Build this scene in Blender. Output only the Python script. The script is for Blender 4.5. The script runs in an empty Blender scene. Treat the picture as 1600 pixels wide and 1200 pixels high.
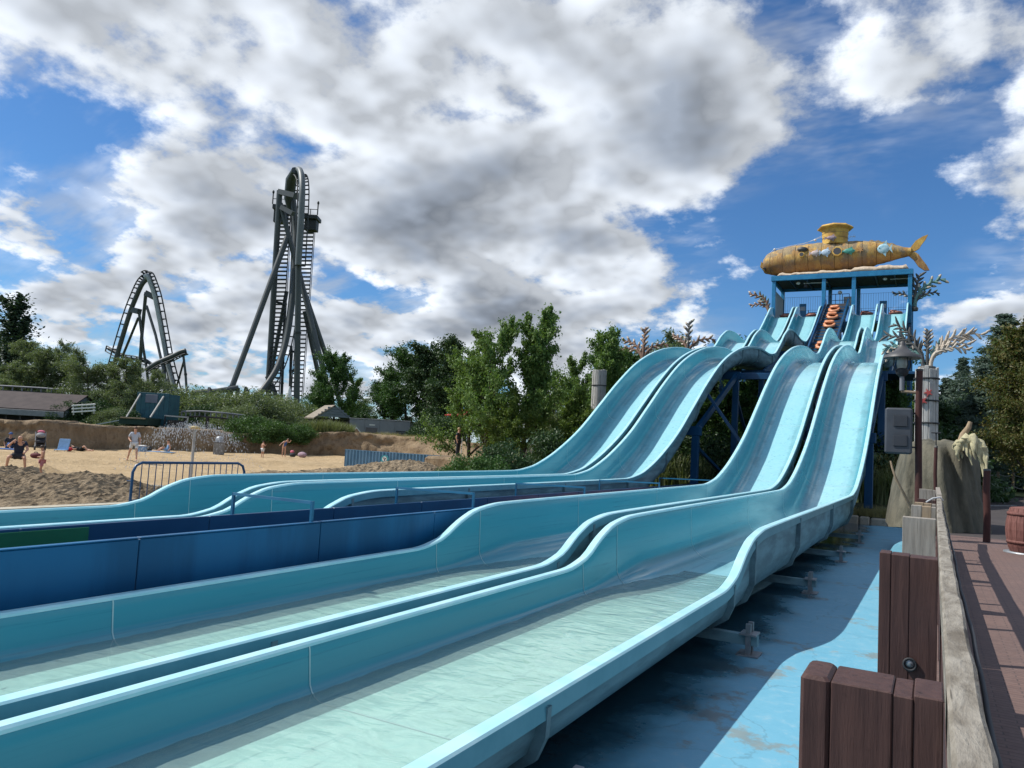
import bpy, math, random
import numpy as np
from mathutils import Vector, Matrix

R = math.radians
scene = bpy.context.scene
C = scene.collection

# ------------------------------------------------------------------ camera
FPX = 1200.0; ROLL = R(3.2); PITCH = R(4.477); YAW = R(28.966)
def ray(u, v):
    x0 = (u-800)/FPX; y0 = (v-600)/FPX
    c, s = math.cos(ROLL), math.sin(ROLL)
    x = x0*c+y0*s; y = -x0*s+y0*c
    F = math.cos(PITCH)+math.sin(PITCH)*y; U = math.sin(PITCH)-math.cos(PITCH)*y
    c, s = math.cos(YAW), math.sin(YAW)
    return Vector((x*c-F*s, x*s+F*c, U))
cam_d = bpy.data.cameras.new('camera'); cam = bpy.data.objects.new('camera', cam_d); C.objects.link(cam)
fw = ray(800, 600).normalized(); rt = (ray(900, 600)-ray(800, 600)).normalized(); up = rt.cross(fw).normalized()
cam.matrix_world = Matrix(((rt.x, up.x, -fw.x, 0), (rt.y, up.y, -fw.y, 0), (rt.z, up.z, -fw.z, 0), (0, 0, 0, 1)))
cam_d.sensor_width = 36; cam_d.lens = 36*FPX/1600; cam_d.clip_start = 0.05; cam_d.clip_end = 6000
scene.camera = cam
def at(u, v, d):            # the point at depth d metres along the view axis
    return ray(u, v)*d
def onz(u, v, z):
    r = ray(u, v); return r*(z/r.z)
def hz(u): return 649.4+0.0559*u

# ------------------------------------------------------------------ light
SUN_DIR = Vector((-0.593, -0.249, 0.765)).normalized()     # towards the sun
SUN_EL = math.asin(SUN_DIR.z); SUN_AZ = math.atan2(SUN_DIR.x, SUN_DIR.y)
sd = bpy.data.lights.new('sun', 'SUN'); sd.energy = 5.0; sd.angle = R(0.53); sd.color = (1, .955, .88)
so = bpy.data.objects.new('sun', sd); C.objects.link(so)
so.rotation_euler = (-SUN_DIR).to_track_quat('-Z', 'Y').to_euler()
scene.view_settings.view_transform = 'Standard'; scene.view_settings.look = 'None'
scene.view_settings.exposure = 0.0; scene.view_settings.gamma = 1.0
scene.cycles.max_bounces = 5; scene.cycles.diffuse_bounces = 2; scene.cycles.glossy_bounces = 3; scene.cycles.transparent_max_bounces = 8
scene.cycles.caustics_reflective = False; scene.cycles.caustics_refractive = False

class NT:
    """small helper for writing node trees"""
    def __init__(s, tree): s.t = tree; s.t.nodes.clear()
    def n(s, typ, **kw):
        nd = s.t.nodes.new(typ)
        for k, v in kw.items(): setattr(nd, k, v)
        return nd
    def set(s, sock, v):
        if v is None: return
        if isinstance(v, bpy.types.NodeSocket): s.t.links.new(v, sock)
        else:
            if isinstance(v, (tuple, list, Vector)) and len(v) == 3 and sock.type == 'RGBA': v = (*v, 1)
            sock.default_value = v
    def m(s, op, a, b=None, c=None, clamp=False):
        nd = s.n('ShaderNodeMath', operation=op, use_clamp=clamp)
        s.set(nd.inputs[0], a); s.set(nd.inputs[1], b); s.set(nd.inputs[2], c)
        return nd.outputs[0]
    def vm(s, op, a, b=None, c=None):
        nd = s.n('ShaderNodeVectorMath', operation=op)
        s.set(nd.inputs[0], a)
        if op == 'SCALE': s.set(nd.inputs[3], b)
        else: s.set(nd.inputs[1], b); s.set(nd.inputs[2], c)
        return nd.outputs['Value'] if op in ('DOT_PRODUCT', 'LENGTH', 'DISTANCE') else nd.outputs[0]
    def ramp(s, v, a, b, lo=0.0, hi=1.0, smooth=True):
        nd = s.n('ShaderNodeMapRange', interpolation_type='SMOOTHSTEP' if smooth else 'LINEAR')
        for i, q in enumerate((v, a, b, lo, hi)): s.set(nd.inputs[i], q)
        return nd.outputs[0]
    def noise(s, vec, scale, detail=4, rough=.55, dist=0.0, color=False):
        nd = s.n('ShaderNodeTexNoise'); s.set(nd.inputs['Vector'], vec)
        for k, v in (('Scale', scale), ('Detail', detail), ('Roughness', rough), ('Distortion', dist)): s.set(nd.inputs[k], v)
        return nd.outputs['Color' if color else 'Fac']
    def vor(s, vec, scale, feature='F1', out='Distance', rnd=1.0):
        nd = s.n('ShaderNodeTexVoronoi', feature=feature); s.set(nd.inputs['Vector'], vec)
        s.set(nd.inputs['Scale'], scale); s.set(nd.inputs['Randomness'], rnd)
        return nd.outputs[out]
    def mix(s, f, a, b, blend='MIX'):
        nd = s.n('ShaderNodeMix', data_type='RGBA', blend_type=blend)
        s.set(nd.inputs[0], f); s.set(nd.inputs[6], a); s.set(nd.inputs[7], b)
        return nd.outputs[2]
    def sep(s, v):
        nd = s.n('ShaderNodeSeparateXYZ'); s.set(nd.inputs[0], v); return nd.outputs
    def comb(s, x, y, z):
        nd = s.n('ShaderNodeCombineXYZ'); s.set(nd.inputs[0], x); s.set(nd.inputs[1], y); s.set(nd.inputs[2], z); return nd.outputs[0]

world = bpy.data.worlds.new('World'); scene.world = world; world.use_nodes = True
world.cycles.sampling_method = 'NONE'      # smooth sky without a disc: scattered rays find it by themselves
w = NT(world.node_tree)
sky = w.n('ShaderNodeTexSky', sky_type='NISHITA', sun_disc=False)
sky.sun_elevation = SUN_EL; sky.sun_rotation = SUN_AZ; sky.air_density = 1.0; sky.dust_density = 0.4; sky.ozone_density = 2.2
tc = w.n('ShaderNodeTexCoord'); dirv = w.vm('NORMALIZE', tc.outputs['Generated'])
sx, sy, sz = w.sep(dirv)
den = w.m('ADD', w.m('MAXIMUM', sz, 0.0), 0.36)
pl = w.vm('ADD', w.comb(w.m('DIVIDE', sx, den), w.m('DIVIDE', sy, den), 0.0), (3.7, 1.3, 0))
SO = Vector((SUN_DIR.x, SUN_DIR.y, 0)).normalized()*.05
def n2(v, sc, det, ro):
    o = w.noise(v, sc, det, ro); o.node.noise_dimensions = '2D'; return o
big = n2(pl, 1.7, 1, .5)
fine = n2(pl, 4.6, 8, .60)
soft = n2(pl, 4.6, 3, .5)
soft_s = n2(w.vm('ADD', pl, tuple(SO)), 4.6, 3, .5)
def blob(u, v, rpx, wgt):
    c = ray(u, v).normalized(); a = math.atan(rpx/FPX)
    k = 1/(1-math.cos(a)); return w.m('MULTIPLY_ADD', w.vm('DOT_PRODUCT', dirv, tuple(c)), k, -math.cos(a)*k, clamp=True), wgt
cov = w.m('MULTIPLY', w.m('SUBTRACT', big, .5), .6)
for a in [(700, 140, 560, .20), (880, 270, 380, .20), (250, 110, 430, .15), (1150, 200, 220, .12), (1500, 100, 260, .20), (1500, 340, 110, .10), (600, 430, 260, .12), (200, 400, 200, .06), (870, 510, 180, .16), (1590, 500, 130, .20), (100, 520, 300, .06), (450, 540, 260, .06), (1480, 560, 200, .14), (1330, 300, 90, .05),
          (1330, 200, 230, -.20), (30, 260, 190, -.19), (200, 330, 120, -.06), (970, 40, 120, -.10), (1120, 420, 240, -.16), (1320, 400, 260, -.28), (1570, 250, 150, -.26), (1500, 430, 130, -.22), (520, 410, 110, -.14), (40, 330, 120, -.08)]:
    q, wgt = blob(*a); cov = w.m('MULTIPLY_ADD', q, wgt*.9, cov)
low = w.ramp(sz, .36, .08); amp = w.m('MULTIPLY_ADD', low, .75, 1.15); cov = w.m('MULTIPLY_ADD', low, -.05, cov)
covf = w.m('MULTIPLY_ADD', w.m('SUBTRACT', fine, .5), amp, cov)
covs = w.m('MULTIPLY_ADD', w.m('SUBTRACT', soft, .5), amp, cov)
alpha = w.ramp(covf, -.10, .15)
veil = w.m('MULTIPLY', w.ramp(n2(w.vm('MULTIPLY', pl, (1.0, 2.2, 1)), 2.4, 5, .62), .42, .72), w.ramp(cov, -.30, .05, 0, .6))
alpha = w.m('MAXIMUM', alpha, veil)
thk = w.ramp(w.m('ADD', w.m('MULTIPLY', covs, .65), w.m('MULTIPLY', covf, .35)), .10, .62)
lit = w.m('MULTIPLY', w.m('SUBTRACT', soft, soft_s), 3.0)
ccol = w.mix(thk, (.72, .77, .84), (.265, .305, .37))
bright = w.m('MINIMUM', w.m('MAXIMUM', w.m('ADD', 1.0, w.m('ADD', lit, w.m('MULTIPLY', w.m('SUBTRACT', fine, soft), 1.1))), .74), 1.45)
ccol = w.vm('SCALE', ccol, bright)
skyc = w.vm('MULTIPLY', w.vm('SCALE', sky.outputs[0], .102), (.50, .84, 1.18))
mixc = w.mix(w.m('MULTIPLY', alpha, w.ramp(sz, -.02, .03)), skyc, ccol)
bg = w.n('ShaderNodeBackground'); w.set(bg.inputs[0], mixc); bg.inputs[1].default_value = 1.0
wo = w.n('ShaderNodeOutputWorld'); w.t.links.new(bg.outputs[0], wo.inputs[0])

# ------------------------------------------------------------------ helpers
def me_np(name, V, F, smooth=False):
    V = np.asarray(V, np.float32); F = np.asarray(F, np.int32); n, k = F.shape
    me = bpy.data.meshes.new(name); me.vertices.add(len(V)); me.vertices.foreach_set('co', V.ravel())
    me.loops.add(n*k); me.loops.foreach_set('vertex_index', F.ravel())
    me.polygons.add(n); me.polygons.foreach_set('loop_start', np.arange(0, n*k, k, dtype=np.int32))
    try: me.polygons.foreach_set('loop_total', np.full(n, k, np.int32))
    except Exception: pass
    me.polygons.foreach_set('use_smooth', np.full(n, smooth, bool))
    me.update(calc_edges=True); return me
def link(name, me, mat, parent=None, loc=(0, 0, 0)):
    o = bpy.data.objects.new(name, me); C.objects.link(o)
    if mat is not None and len(me.materials) == 0: me.materials.append(mat)
    o.location = loc
    if parent is not None: o.parent = parent
    return o
def tag(o, label=None, cat=None, group=None, kind=None):
    if label: o['label'] = label
    if cat: o['category'] = cat
    if group: o['group'] = group
    if kind: o['kind'] = kind
    return o
def thing(name, label, cat, loc=(0, 0, 0), rz=0, group=None):
    o = bpy.data.objects.new(name, None); C.objects.link(o); o.location = loc; o.rotation_euler = (0, 0, rz)
    o.empty_display_size = .2
    return tag(o, label, cat, group)
def kids(o): return [c for c in bpy.data.objects if c.parent == o]
def copy_tree(o, parent=None, depth=0, cmap=None):
    if cmap is None:
        cmap = {}
        for q in bpy.data.objects:
            if q.parent: cmap.setdefault(q.parent, []).append(q)
    c = o.copy(); C.objects.link(c)
    if parent is not None: c.parent = parent
    for ch in cmap.get(o, []): copy_tree(ch, c, depth+1, cmap)
    return c

class MB:
    def __init__(s): s.v = []; s.f = []; s.sm = []
    def add(s, vs, fs, smooth=False):
        b = len(s.v); s.v += [tuple(q) for q in vs]
        for f in fs: s.f.append([i+b for i in f]); s.sm.append(smooth)
        return s
    def box(s, x0, x1, y0, y1, z0, z1, M=None):
        vs = [(x, y, z) for z in (z0, z1) for (x, y) in ((x0, y0), (x1, y0), (x1, y1), (x0, y1))]
        if M is not None: vs = [M @ Vector(q) for q in vs]
        return s.add(vs, [(3, 2, 1, 0), (4, 5, 6, 7), (0, 1, 5, 4), (1, 2, 6, 5), (2, 3, 7, 6), (3, 0, 4, 7)])
    def bbox(s, x0, x1, y0, y1, z0, z1, b=.01, M=None):          # box with bevelled edges
        xs = (x0, x0+b, x1-b, x1); 
        rings = []
        for (z, i) in ((z0, b), (z0+b, 0), (z1-b, 0), (z1, b)):
            ring = []
            for (cx, cy, sx_, sy_) in ((x0, y0, 1, 1), (x1, y0, -1, 1), (x1, y1, -1, -1), (x0, y1, 1, -1)):
                a = (cx+sx_*i, cy+sy_*(i+b)); c = (cx+sx_*(i+b), cy+sy_*i)
                pr = [a, c] if sx_*sy_ > 0 else [c, a]
                ring += [(p[0], p[1], z) for p in pr]
            rings.append(ring)
        vs = [Vector(q) for r in rings for q in r]
        if M is not None: vs = [M @ q for q in vs]
        fs = []
        for k in range(3):
            for i in range(8):
                j = (i+1) % 8; fs.append((k*8+i, k*8+j, k*8+8+j, k*8+8+i))
        fs.append(tuple(range(7, -1, -1))); fs.append(tuple(range(24, 32)))
        return s.add(vs, fs)
    def loft(s, rings, closed=True, caps=True, smooth=True):
        n = len(rings[0]); vs = [q for r in rings for q in r]; fs = []
        m = n if closed else n-1
        for k in range(len(rings)-1):
            for i in range(m):
                j = (i+1) % n; fs.append((k*n+i, k*n+j, k*n+n+j, k*n+n+i))
        s.add(vs, fs, smooth)
        if caps and closed:
            s.add(rings[0], [tuple(range(n-1, -1, -1))]); s.add(rings[-1], [tuple(range(n))])
        return s
    def tube(s, pts, rad, n=8, caps=True, smooth=True):
        pts = [Vector(p) for p in pts]; rings = []
        if not hasattr(rad, '__len__'): rad = [rad]*len(pts)
        prev = None
        for i, p in enumerate(pts):
            t = (pts[min(i+1, len(pts)-1)]-pts[max(i-1, 0)])
            t = t.normalized() if t.length > 1e-9 else Vector((0, 0, 1))
            a = prev if prev is not None else (Vector((0, 0, 1)) if abs(t.z) < .9 else Vector((1, 0, 0)))
            x = (a-t*a.dot(t)); x = x.normalized() if x.length > 1e-6 else t.orthogonal().normalized()
            prev = x; y = t.cross(x)
            rings.append([p+(x*math.cos(2*math.pi*k/n)+y*math.sin(2*math.pi*k/n))*rad[i] for k in range(n)])
        return s.loft(rings, True, caps, smooth)
    def bar(s, a, b, w_, h_, upv=(0, 0, 1)):                    # rectangular bar
        a = Vector(a); b = Vector(b); t = (b-a).normalized(); u_ = Vector(upv)
        if abs(t.dot(u_)) > .98: u_ = Vector((0, 1, 0))
        x = t.cross(u_).normalized(); y = x.cross(t)
        r = lambda p: [p+x*w_/2*i+y*h_/2*j for i, j in ((-1, -1), (1, -1), (1, 1), (-1, 1))]
        return s.loft([r(a), r(b)], True, True, False)
    def lathe(s, prof, n=16, o=(0, 0, 0), smooth=True, caps=True):
        rings = [[(o[0]+r_*math.cos(2*math.pi*k/n), o[1]+r_*math.sin(2*math.pi*k/n), o[2]+z) for k in range(n)] for r_, z in prof]
        return s.loft(rings, True, caps, smooth)
    def prism(s, poly, d, M):                                   # extruded outline: poly in local xy, thickness d along local z
        n = len(poly); a = [M @ Vector((x, y, -d/2)) for x, y in poly]; b = [M @ Vector((x, y, d/2)) for x, y in poly]
        fs = [tuple(range(n-1, -1, -1)), tuple(range(n, 2*n))]+[(i, (i+1) % n, n+(i+1) % n, n+i) for i in range(n)]
        return s.add(a+b, fs)
    def ball(s, c, r_, sx_=1, sy_=1, sz_=1, n=10, m=7):
        rings = []
        for k in range(m+1):
            a = math.pi*k/m; q = max(math.sin(a), .02)
            rings.append([(c[0]+r_*sx_*q*math.cos(2*math.pi*i/n), c[1]+r_*sy_*q*math.sin(2*math.pi*i/n), c[2]-r_*sz_*math.cos(a)) for i in range(n)])
        return s.loft(rings)
    def build(s, name, mat, parent=None, off=None):
        o_ = Vector(off) if off is not None else Vector((0, 0, 0))
        me = bpy.data.meshes.new(name)
        me.from_pydata([(a-o_.x, b-o_.y, c-o_.z) for a, b, c in s.v], [], s.f)
        me.polygons.foreach_set('use_smooth', s.sm); me.update()
        return link(name, me, mat, parent, (0, 0, 0) if parent is not None else o_)

# ------------------------------------------------------------------ materials
MATS = {}
def new_mat(name):
    m = bpy.data.materials.new(name); m.use_nodes = True; MATS[name] = m; t = NT(m.node_tree)
    p = t.n('ShaderNodeBsdfPrincipled'); o = t.n('ShaderNodeOutputMaterial'); t.t.links.new(p.outputs[0], o.inputs[0])
    return m, t, p, o
def bump(t, p, h, strength=.3, dist=.02):
    b = t.n('ShaderNodeBump'); b.inputs['Strength'].default_value = strength; b.inputs['Distance'].default_value = dist
    t.set(b.inputs['Height'], h); t.t.links.new(b.outputs[0], p.inputs['Normal'])
def objc(t): return t.n('ShaderNodeTexCoord').outputs['Object']
def pm(name, c1, c2=None, scale=4, rough=.6, metal=0, bmp=0, bscale=None, stretch=None, spec=.5, bdist=.02, lo=.35, hi=.65):
    m, t, p, o = new_mat(name); v = objc(t)
    if stretch: v = t.vm('MULTIPLY', v, stretch)
    n = t.noise(v, scale, 6, .6)
    t.set(p.inputs['Base Color'], t.mix(t.ramp(n, lo, hi), c1, c2 if c2 else tuple(q*.8 for q in c1)))
    p.inputs['Roughness'].default_value = rough; p.inputs['Metallic'].default_value = metal; p.inputs['Specular IOR Level'].default_value = spec
    if bmp: bump(t, p, t.noise(v, bscale or scale*3, 8, .65), bmp, bdist)
    return m
def leafm(name, c1, c2, trans=.3, rough=.55):
    m, t, p, o = new_mat(name)
    g = t.n('ShaderNodeNewGeometry').outputs['Random Per Island']
    col = t.mix(g, c1, c2); t.set(p.inputs['Base Color'], col)
    p.inputs['Roughness'].default_value = rough; p.inputs['Specular IOR Level'].default_value = .35
    tr = t.n('ShaderNodeBsdfTranslucent'); t.set(tr.inputs[0], t.vm('MULTIPLY', col, (1.25, 1.3, .6)))
    mx = t.n('ShaderNodeMixShader'); mx.inputs[0].default_value = trans
    t.t.links.new(p.outputs[0], mx.inputs[1]); t.t.links.new(tr.outputs[0], mx.inputs[2]); t.t.links.new(mx.outputs[0], o.inputs[0])
    return m
# fibreglass of the slide lanes: pale where worn, floor light and wall shade also put into the tones, grimy along the fillets
def trough_mat():
    m, t, p, o = new_mat('slide_gelcoat'); v = t.vm('ADD', objc(t), t.vm('SCALE', (7.3, 13.1, 5.7), t.n('ShaderNodeObjectInfo').outputs['Random']))
    at_ = t.n('ShaderNodeAttribute', attribute_name='wear'); wear, gr, _ = t.sep(at_.outputs['Vector'])
    n1 = t.noise(t.vm('MULTIPLY', v, (2.5, .25, 1.5)), 1.6, 6, .6)
    n2 = t.noise(t.vm('MULTIPLY', v, (2.5, .22, 2.5)), 1.3, 6, .6)
    n3 = t.noise(v, 5.5, 6, .6)
    base = t.mix(n1, (.040, .25, .34), (.070, .32, .405))
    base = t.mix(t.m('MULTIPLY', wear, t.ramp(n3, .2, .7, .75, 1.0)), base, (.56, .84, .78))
    base = t.mix(t.m('MULTIPLY', t.ramp(wear, .1, .46), t.ramp(wear, .9, .5)), base, t.mix(n3, (.25, .56, .63), (.36, .65, .70)))  # upper floor: sunlit brightness put into the colour along with the wear
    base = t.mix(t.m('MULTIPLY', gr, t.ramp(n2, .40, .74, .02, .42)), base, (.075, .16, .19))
    streak = t.ramp(t.noise(t.vm('MULTIPLY', v, (3, .14, 11)), 2.2, 5, .68), .56, .68)
    base = t.mix(t.m('MULTIPLY', streak, t.ramp(n3, .3, .7, .2, .6)), base, (.030, .16, .24))
    t.set(p.inputs['Base Color'], base)
    t.set(p.inputs['Roughness'], t.ramp(n2, .3, .7, .10, .26)); p.inputs['Specular IOR Level'].default_value = .5
    bump(t, p, t.noise(t.vm('MULTIPLY', v, (1, .4, 1)), 2.4, 3), .06, .03)
    return m
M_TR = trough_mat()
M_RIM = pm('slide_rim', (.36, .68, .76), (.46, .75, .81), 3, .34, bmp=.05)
M_RIM_SHADE = pm('rim_skirt', (.085, .29, .37), (.12, .34, .42), 2.5, .35, bmp=.05)  # rim top paler, side darker: light and shade put into the two colours
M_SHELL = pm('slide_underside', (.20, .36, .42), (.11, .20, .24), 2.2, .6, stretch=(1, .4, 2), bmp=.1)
M_FLG = pm('slide_flange', (.16, .27, .31), (.09, .15, .18), 4, .6)
M_BEAD = pm('joint_sealant', (.42, .60, .62), (.34, .52, .55), 8, .6)
M_BLUE = pm('blue_paint', (.002, .078, .19), (.006, .118, .27), 1.6, .45, bmp=.12, spec=.35, stretch=(1, 1, .2), bscale=2.0, bdist=.03)
M_DBLUE = pm('dark_blue_paint', (.004, .050, .135), (.006, .068, .17), .8, .34, bmp=.03)
M_STEELB = pm('blue_steel', (.012, .16, .34), (.02, .21, .40), 2.0, .42, bmp=.04)
M_STEELD = pm('deep_blue_steel', (.008, .10, .20), (.012, .13, .25), 2.0, .42, bmp=.04)
M_GREEN = pm('green_paint', (.005, .12, .05), (.008, .16, .07), 1.5, .4)
M_DARK = pm('dark_rubber', (.018, .02, .024), (.03, .032, .036), 6, .7)
M_GALV = pm('galvanised_steel', (.36, .38, .40), (.26, .28, .30), 9, .45, metal=.6)
M_WHITE = pm('white_paint', (.72, .72, .70), (.6, .6, .58), 5, .5)
M_GREY = pm('grey_paint', (.16, .17, .19), (.20, .21, .23), 3, .55)

def water_mat(name, tint=(.9, .97, .95), milk=.12, milkc=(.60, .82, .76), rough=.03):
    m, t, p, o = new_mat(name)
    v = objc(t)
    tr = t.n('ShaderNodeBsdfTransparent'); t.set(tr.inputs[0], tint)
    gl = t.n('ShaderNodeBsdfGlossy'); gl.inputs['Roughness'].default_value = rough
    df = t.n('ShaderNodeBsdfDiffuse'); t.set(df.inputs[0], milkc)
    b = t.n('ShaderNodeBump'); b.inputs['Strength'].default_value = .45; b.inputs['Distance'].default_value = .04
    t.set(b.inputs['Height'], t.noise(t.vm('MULTIPLY', v, (1.0, 1.8, 1)), 3.4, 2, .5, .7))
    for q in (gl, df): t.t.links.new(b.outputs[0], q.inputs['Normal'])
    fr = t.n('ShaderNodeFresnel'); fr.inputs[0].default_value = 1.33; t.t.links.new(b.outputs[0], fr.inputs['Normal'])
    m1 = t.n('ShaderNodeMixShader'); m1.inputs[0].default_value = milk
    t.t.links.new(tr.outputs[0], m1.inputs[1]); t.t.links.new(df.outputs[0], m1.inputs[2])
    m2 = t.n('ShaderNodeMixShader'); t.t.links.new(fr.outputs[0], m2.inputs[0])
    t.t.links.new(m1.outputs[0], m2.inputs[1]); t.t.links.new(gl.outputs[0], m2.inputs[2]); t.t.links.new(m2.outputs[0], o.inputs[0])
    return m
M_WATER = water_mat('flowing_water', milk=.22)
M_POND = water_mat('pond_water', (.75, .85, .85), .55, (.55, .60, .58))

def pool_mat():
    m, t, p, o = new_mat('pool_floor_paint'); v = objc(t); x, y, z = t.sep(v)
    n1 = t.noise(v, .9, 8, .62); n2 = t.noise(t.vm('MULTIPLY', v, (1.0, 1.0, 1)), .8, 9, .60); n3 = t.noise(v, 7, 7, .7)
    base = t.mix(n1, (.11, .365, .52), (.19, .46, .60))
    base = t.mix(t.ramp(n3, .5, .72, 0, .45), base, (.36, .50, .56))
    ck = t.vor(t.vm('ADD', v, t.vm('SCALE', t.noise(v, 2.5, 4, .6, color=True), .35)), .55, 'DISTANCE_TO_EDGE'); base = t.mix(t.ramp(ck, .0, .008, .28, 0), base, (.05, .09, .11))
    near = t.ramp(y, 12, 3.5, 0, .10)
    peel = t.ramp(t.m('ADD', t.m('ADD', n2, t.m('MULTIPLY', t.m('SUBTRACT', n3, .5), .35)), near), .60, .68)
    base = t.mix(t.m('MULTIPLY', peel, .85), base, t.mix(n3, (.12, .14, .13), (.28, .36, .37)))
    wet_shade = t.ramp(t.m('ADD', t.m('MULTIPLY', x, -1.0), t.m('MULTIPLY', t.m('SUBTRACT', n2, .5), 1.8)), 1.7, 2.5)
    base = t.mix(t.m('MULTIPLY', wet_shade, .9), base, (.010, .040, .065))  # wet floor and the shade beside the slide, both put into this dark colour
    t.set(p.inputs['Base Color'], base)
    t.set(p.inputs['Roughness'], t.mix(wet_shade, t.ramp(n3, .3, .7, .45, .7), (.07, .07, .07)))
    bump(t, p, t.m('ADD', t.m('MULTIPLY', n3, .5), n2), .22, .012)
    return m
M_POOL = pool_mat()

def deck_mat():
    m, t, p, o = new_mat('deck_pavers'); v = objc(t)
    br = t.n('ShaderNodeTexBrick'); t.set(br.inputs['Vector'], v)
    for k, q in (('Scale', 1.0), ('Mortar Size', .006), ('Mortar Smooth', .3), ('Brick Width', .20), ('Row Height', .065), ('Bias', 0.0)): br.inputs[k].default_value = q
    br.inputs['Color1'].default_value = (.175, .108, .09, 1); br.inputs['Color2'].default_value = (.14, .088, .076, 1); br.inputs['Mortar'].default_value = (.085, .06, .055, 1)
    n = t.noise(v, 1.3, 7, .6); n2 = t.noise(v, 14, 6, .7)
    col = t.mix(t.ramp(n, .35, .7, 0, .45), br.outputs['Color'], (.115, .078, .07))
    col = t.mix(t.ramp(n2, .45, .75, 0, .4), col, (.235, .165, .14))
    t.set(p.inputs['Base Color'], col); p.inputs['Roughness'].default_value = .8
    bump(t, p, t.m('ADD', t.m('MULTIPLY', br.outputs['Fac'], -1.0), t.m('MULTIPLY', n2, .5)), .5, .006)
    return m
M_DECK = deck_mat()
def ground_like(name, c1, c2, c3, s1, s2, bmp=.6, dist=.05, rough=.95):
    m, t, p, o = new_mat(name); v = objc(t)
    n1 = t.noise(v, s1, 8, .6); n2 = t.noise(v, s2, 8, .7)
    col = t.mix(t.ramp(n1, .35, .65), c1, c2); col = t.mix(t.ramp(n2, .5, .72), col, c3)
    t.set(p.inputs['Base Color'], col); p.inputs['Roughness'].default_value = rough; p.inputs['Specular IOR Level'].default_value = .15
    bump(t, p, t.m('ADD', n2, n1), bmp, dist); return m
M_SAND = ground_like('beach_sand', (.43, .315, .18), (.50, .375, .225), (.33, .235, .13), .5, 3.0, 1.0, .16)
M_GRAVEL = ground_like('gravel_heap', (.28, .215, .14), (.39, .305, .205), (.085, .066, .046), 1.6, 6.5, 1.0, .14)
M_GRASS = ground_like('grass_ground', (.07, .10, .03), (.11, .13, .045), (.17, .15, .07), .15, 2.2, .8, .08)
M_EARTH = ground_like('planting_earth', (.05, .055, .025), (.035, .045, .02), (.10, .085, .05), .7, 5, .9, .06)
M_TARMAC = ground_like('tarmac', (.062, .055, .055), (.075, .066, .064), (.05, .045, .045), .6, 30, .3, .005, .85)
M_STONE = ground_like('pale_stone', (.42, .38, .30), (.5, .46, .38), (.3, .27, .21), 2, 12, .5, .02)

# ------------------------------------------------------------------ ground
def grid(name, x0, x1, y0, y1, nx, ny, fz, mat, label=None, parent=None, kind='structure', smooth=True):
    xs = np.linspace(x0, x1, nx); ys = np.linspace(y0, y1, ny); X, Y = np.meshgrid(xs, ys)
    Z = fz(X, Y) if callable(fz) else np.full_like(X, fz)
    V = np.stack([X.ravel(), Y.ravel(), Z.ravel()], 1); I = np.arange(nx*ny).reshape(ny, nx)
    F = np.stack([I[:-1, :-1].ravel(), I[:-1, 1:].ravel(), I[1:, 1:].ravel(), I[1:, :-1].ravel()], 1)
    o = link(name, me_np(name, V, F, smooth), mat, parent)
    if parent is None: tag(o, label, None, None, kind)
    return o
def sines(X, Y, seed, f0=.3, n=7, gain=.62, lac=1.9):
    r = np.random.RandomState(seed); out = 0; a = 1; f = f0
    for i in range(n):
        for _ in range(2):
            th = r.rand()*6.28; ph = r.rand(2)*6.28
            out = out+a*.5*np.sin((X*np.cos(th)+Y*np.sin(th))*f*6.28+ph[0]+1.3*np.sin((Y*np.cos(th)-X*np.sin(th))*f*3.1+ph[1]))
        a *= gain; f *= lac
    return out
grid('ground', -3000, 3000, -300, 5000, 3, 3, -2.75, M_GRASS, 'grassy ground reaching to the horizon')
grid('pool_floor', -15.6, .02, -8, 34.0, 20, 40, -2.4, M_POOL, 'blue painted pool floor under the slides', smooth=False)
grid('planting_bed', -16.5, .02, 34.2, 110, 40, 120, lambda X, Y: -1.75-.45*np.exp(-(Y-34.2)/1.1)+.05*sines(X, Y, 3), M_EARTH, 'earth bed under the slide tower')
grid('deck', .03, 14, -8, 22.4, 30, 60, -1.65, M_DECK, 'reddish brown paved deck beside the fence', smooth=False)
grid('path', .03, 40, 22.41, 62, 20, 20, -1.66, M_TARMAC, 'dark tarmac path beyond the deck', smooth=False)
grid('lawn', 1.3, 60, 62.01, 130, 20, 20, lambda X, Y: -1.6+.05*sines(X, Y, 5), M_GRASS, 'mown grass behind the rope fence')
b = MB(); b.box(-.02, .03, -8, 34.2, -2.9, -1.665); tag(b.build('pool_wall', M_TARMAC), kind='structure')
b = MB(); b.box(-15.95, -15.6, -8, 34, -2.9, -1.78); tag(b.build('pool_edge', M_STONE), kind='structure')
# rough stone kerb along the far pool edge
t_ = thing('stone_kerb', 'row of pale rough stones edging the far end of the blue pool', 'kerb', (0, 34.1, -2.4))
rng = random.Random(4); x = -14.8; proto = None
while x < -.1:
    wd = rng.uniform(.35, .7)
    q = MB(); q.bbox(x, x+wd-.03, 33.98, 34.34, -2.45, -2.08+rng.uniform(-.05, .06), .05); q.build('stone', M_STONE, t_, (0, 34.1, -2.4)); x += wd

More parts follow.
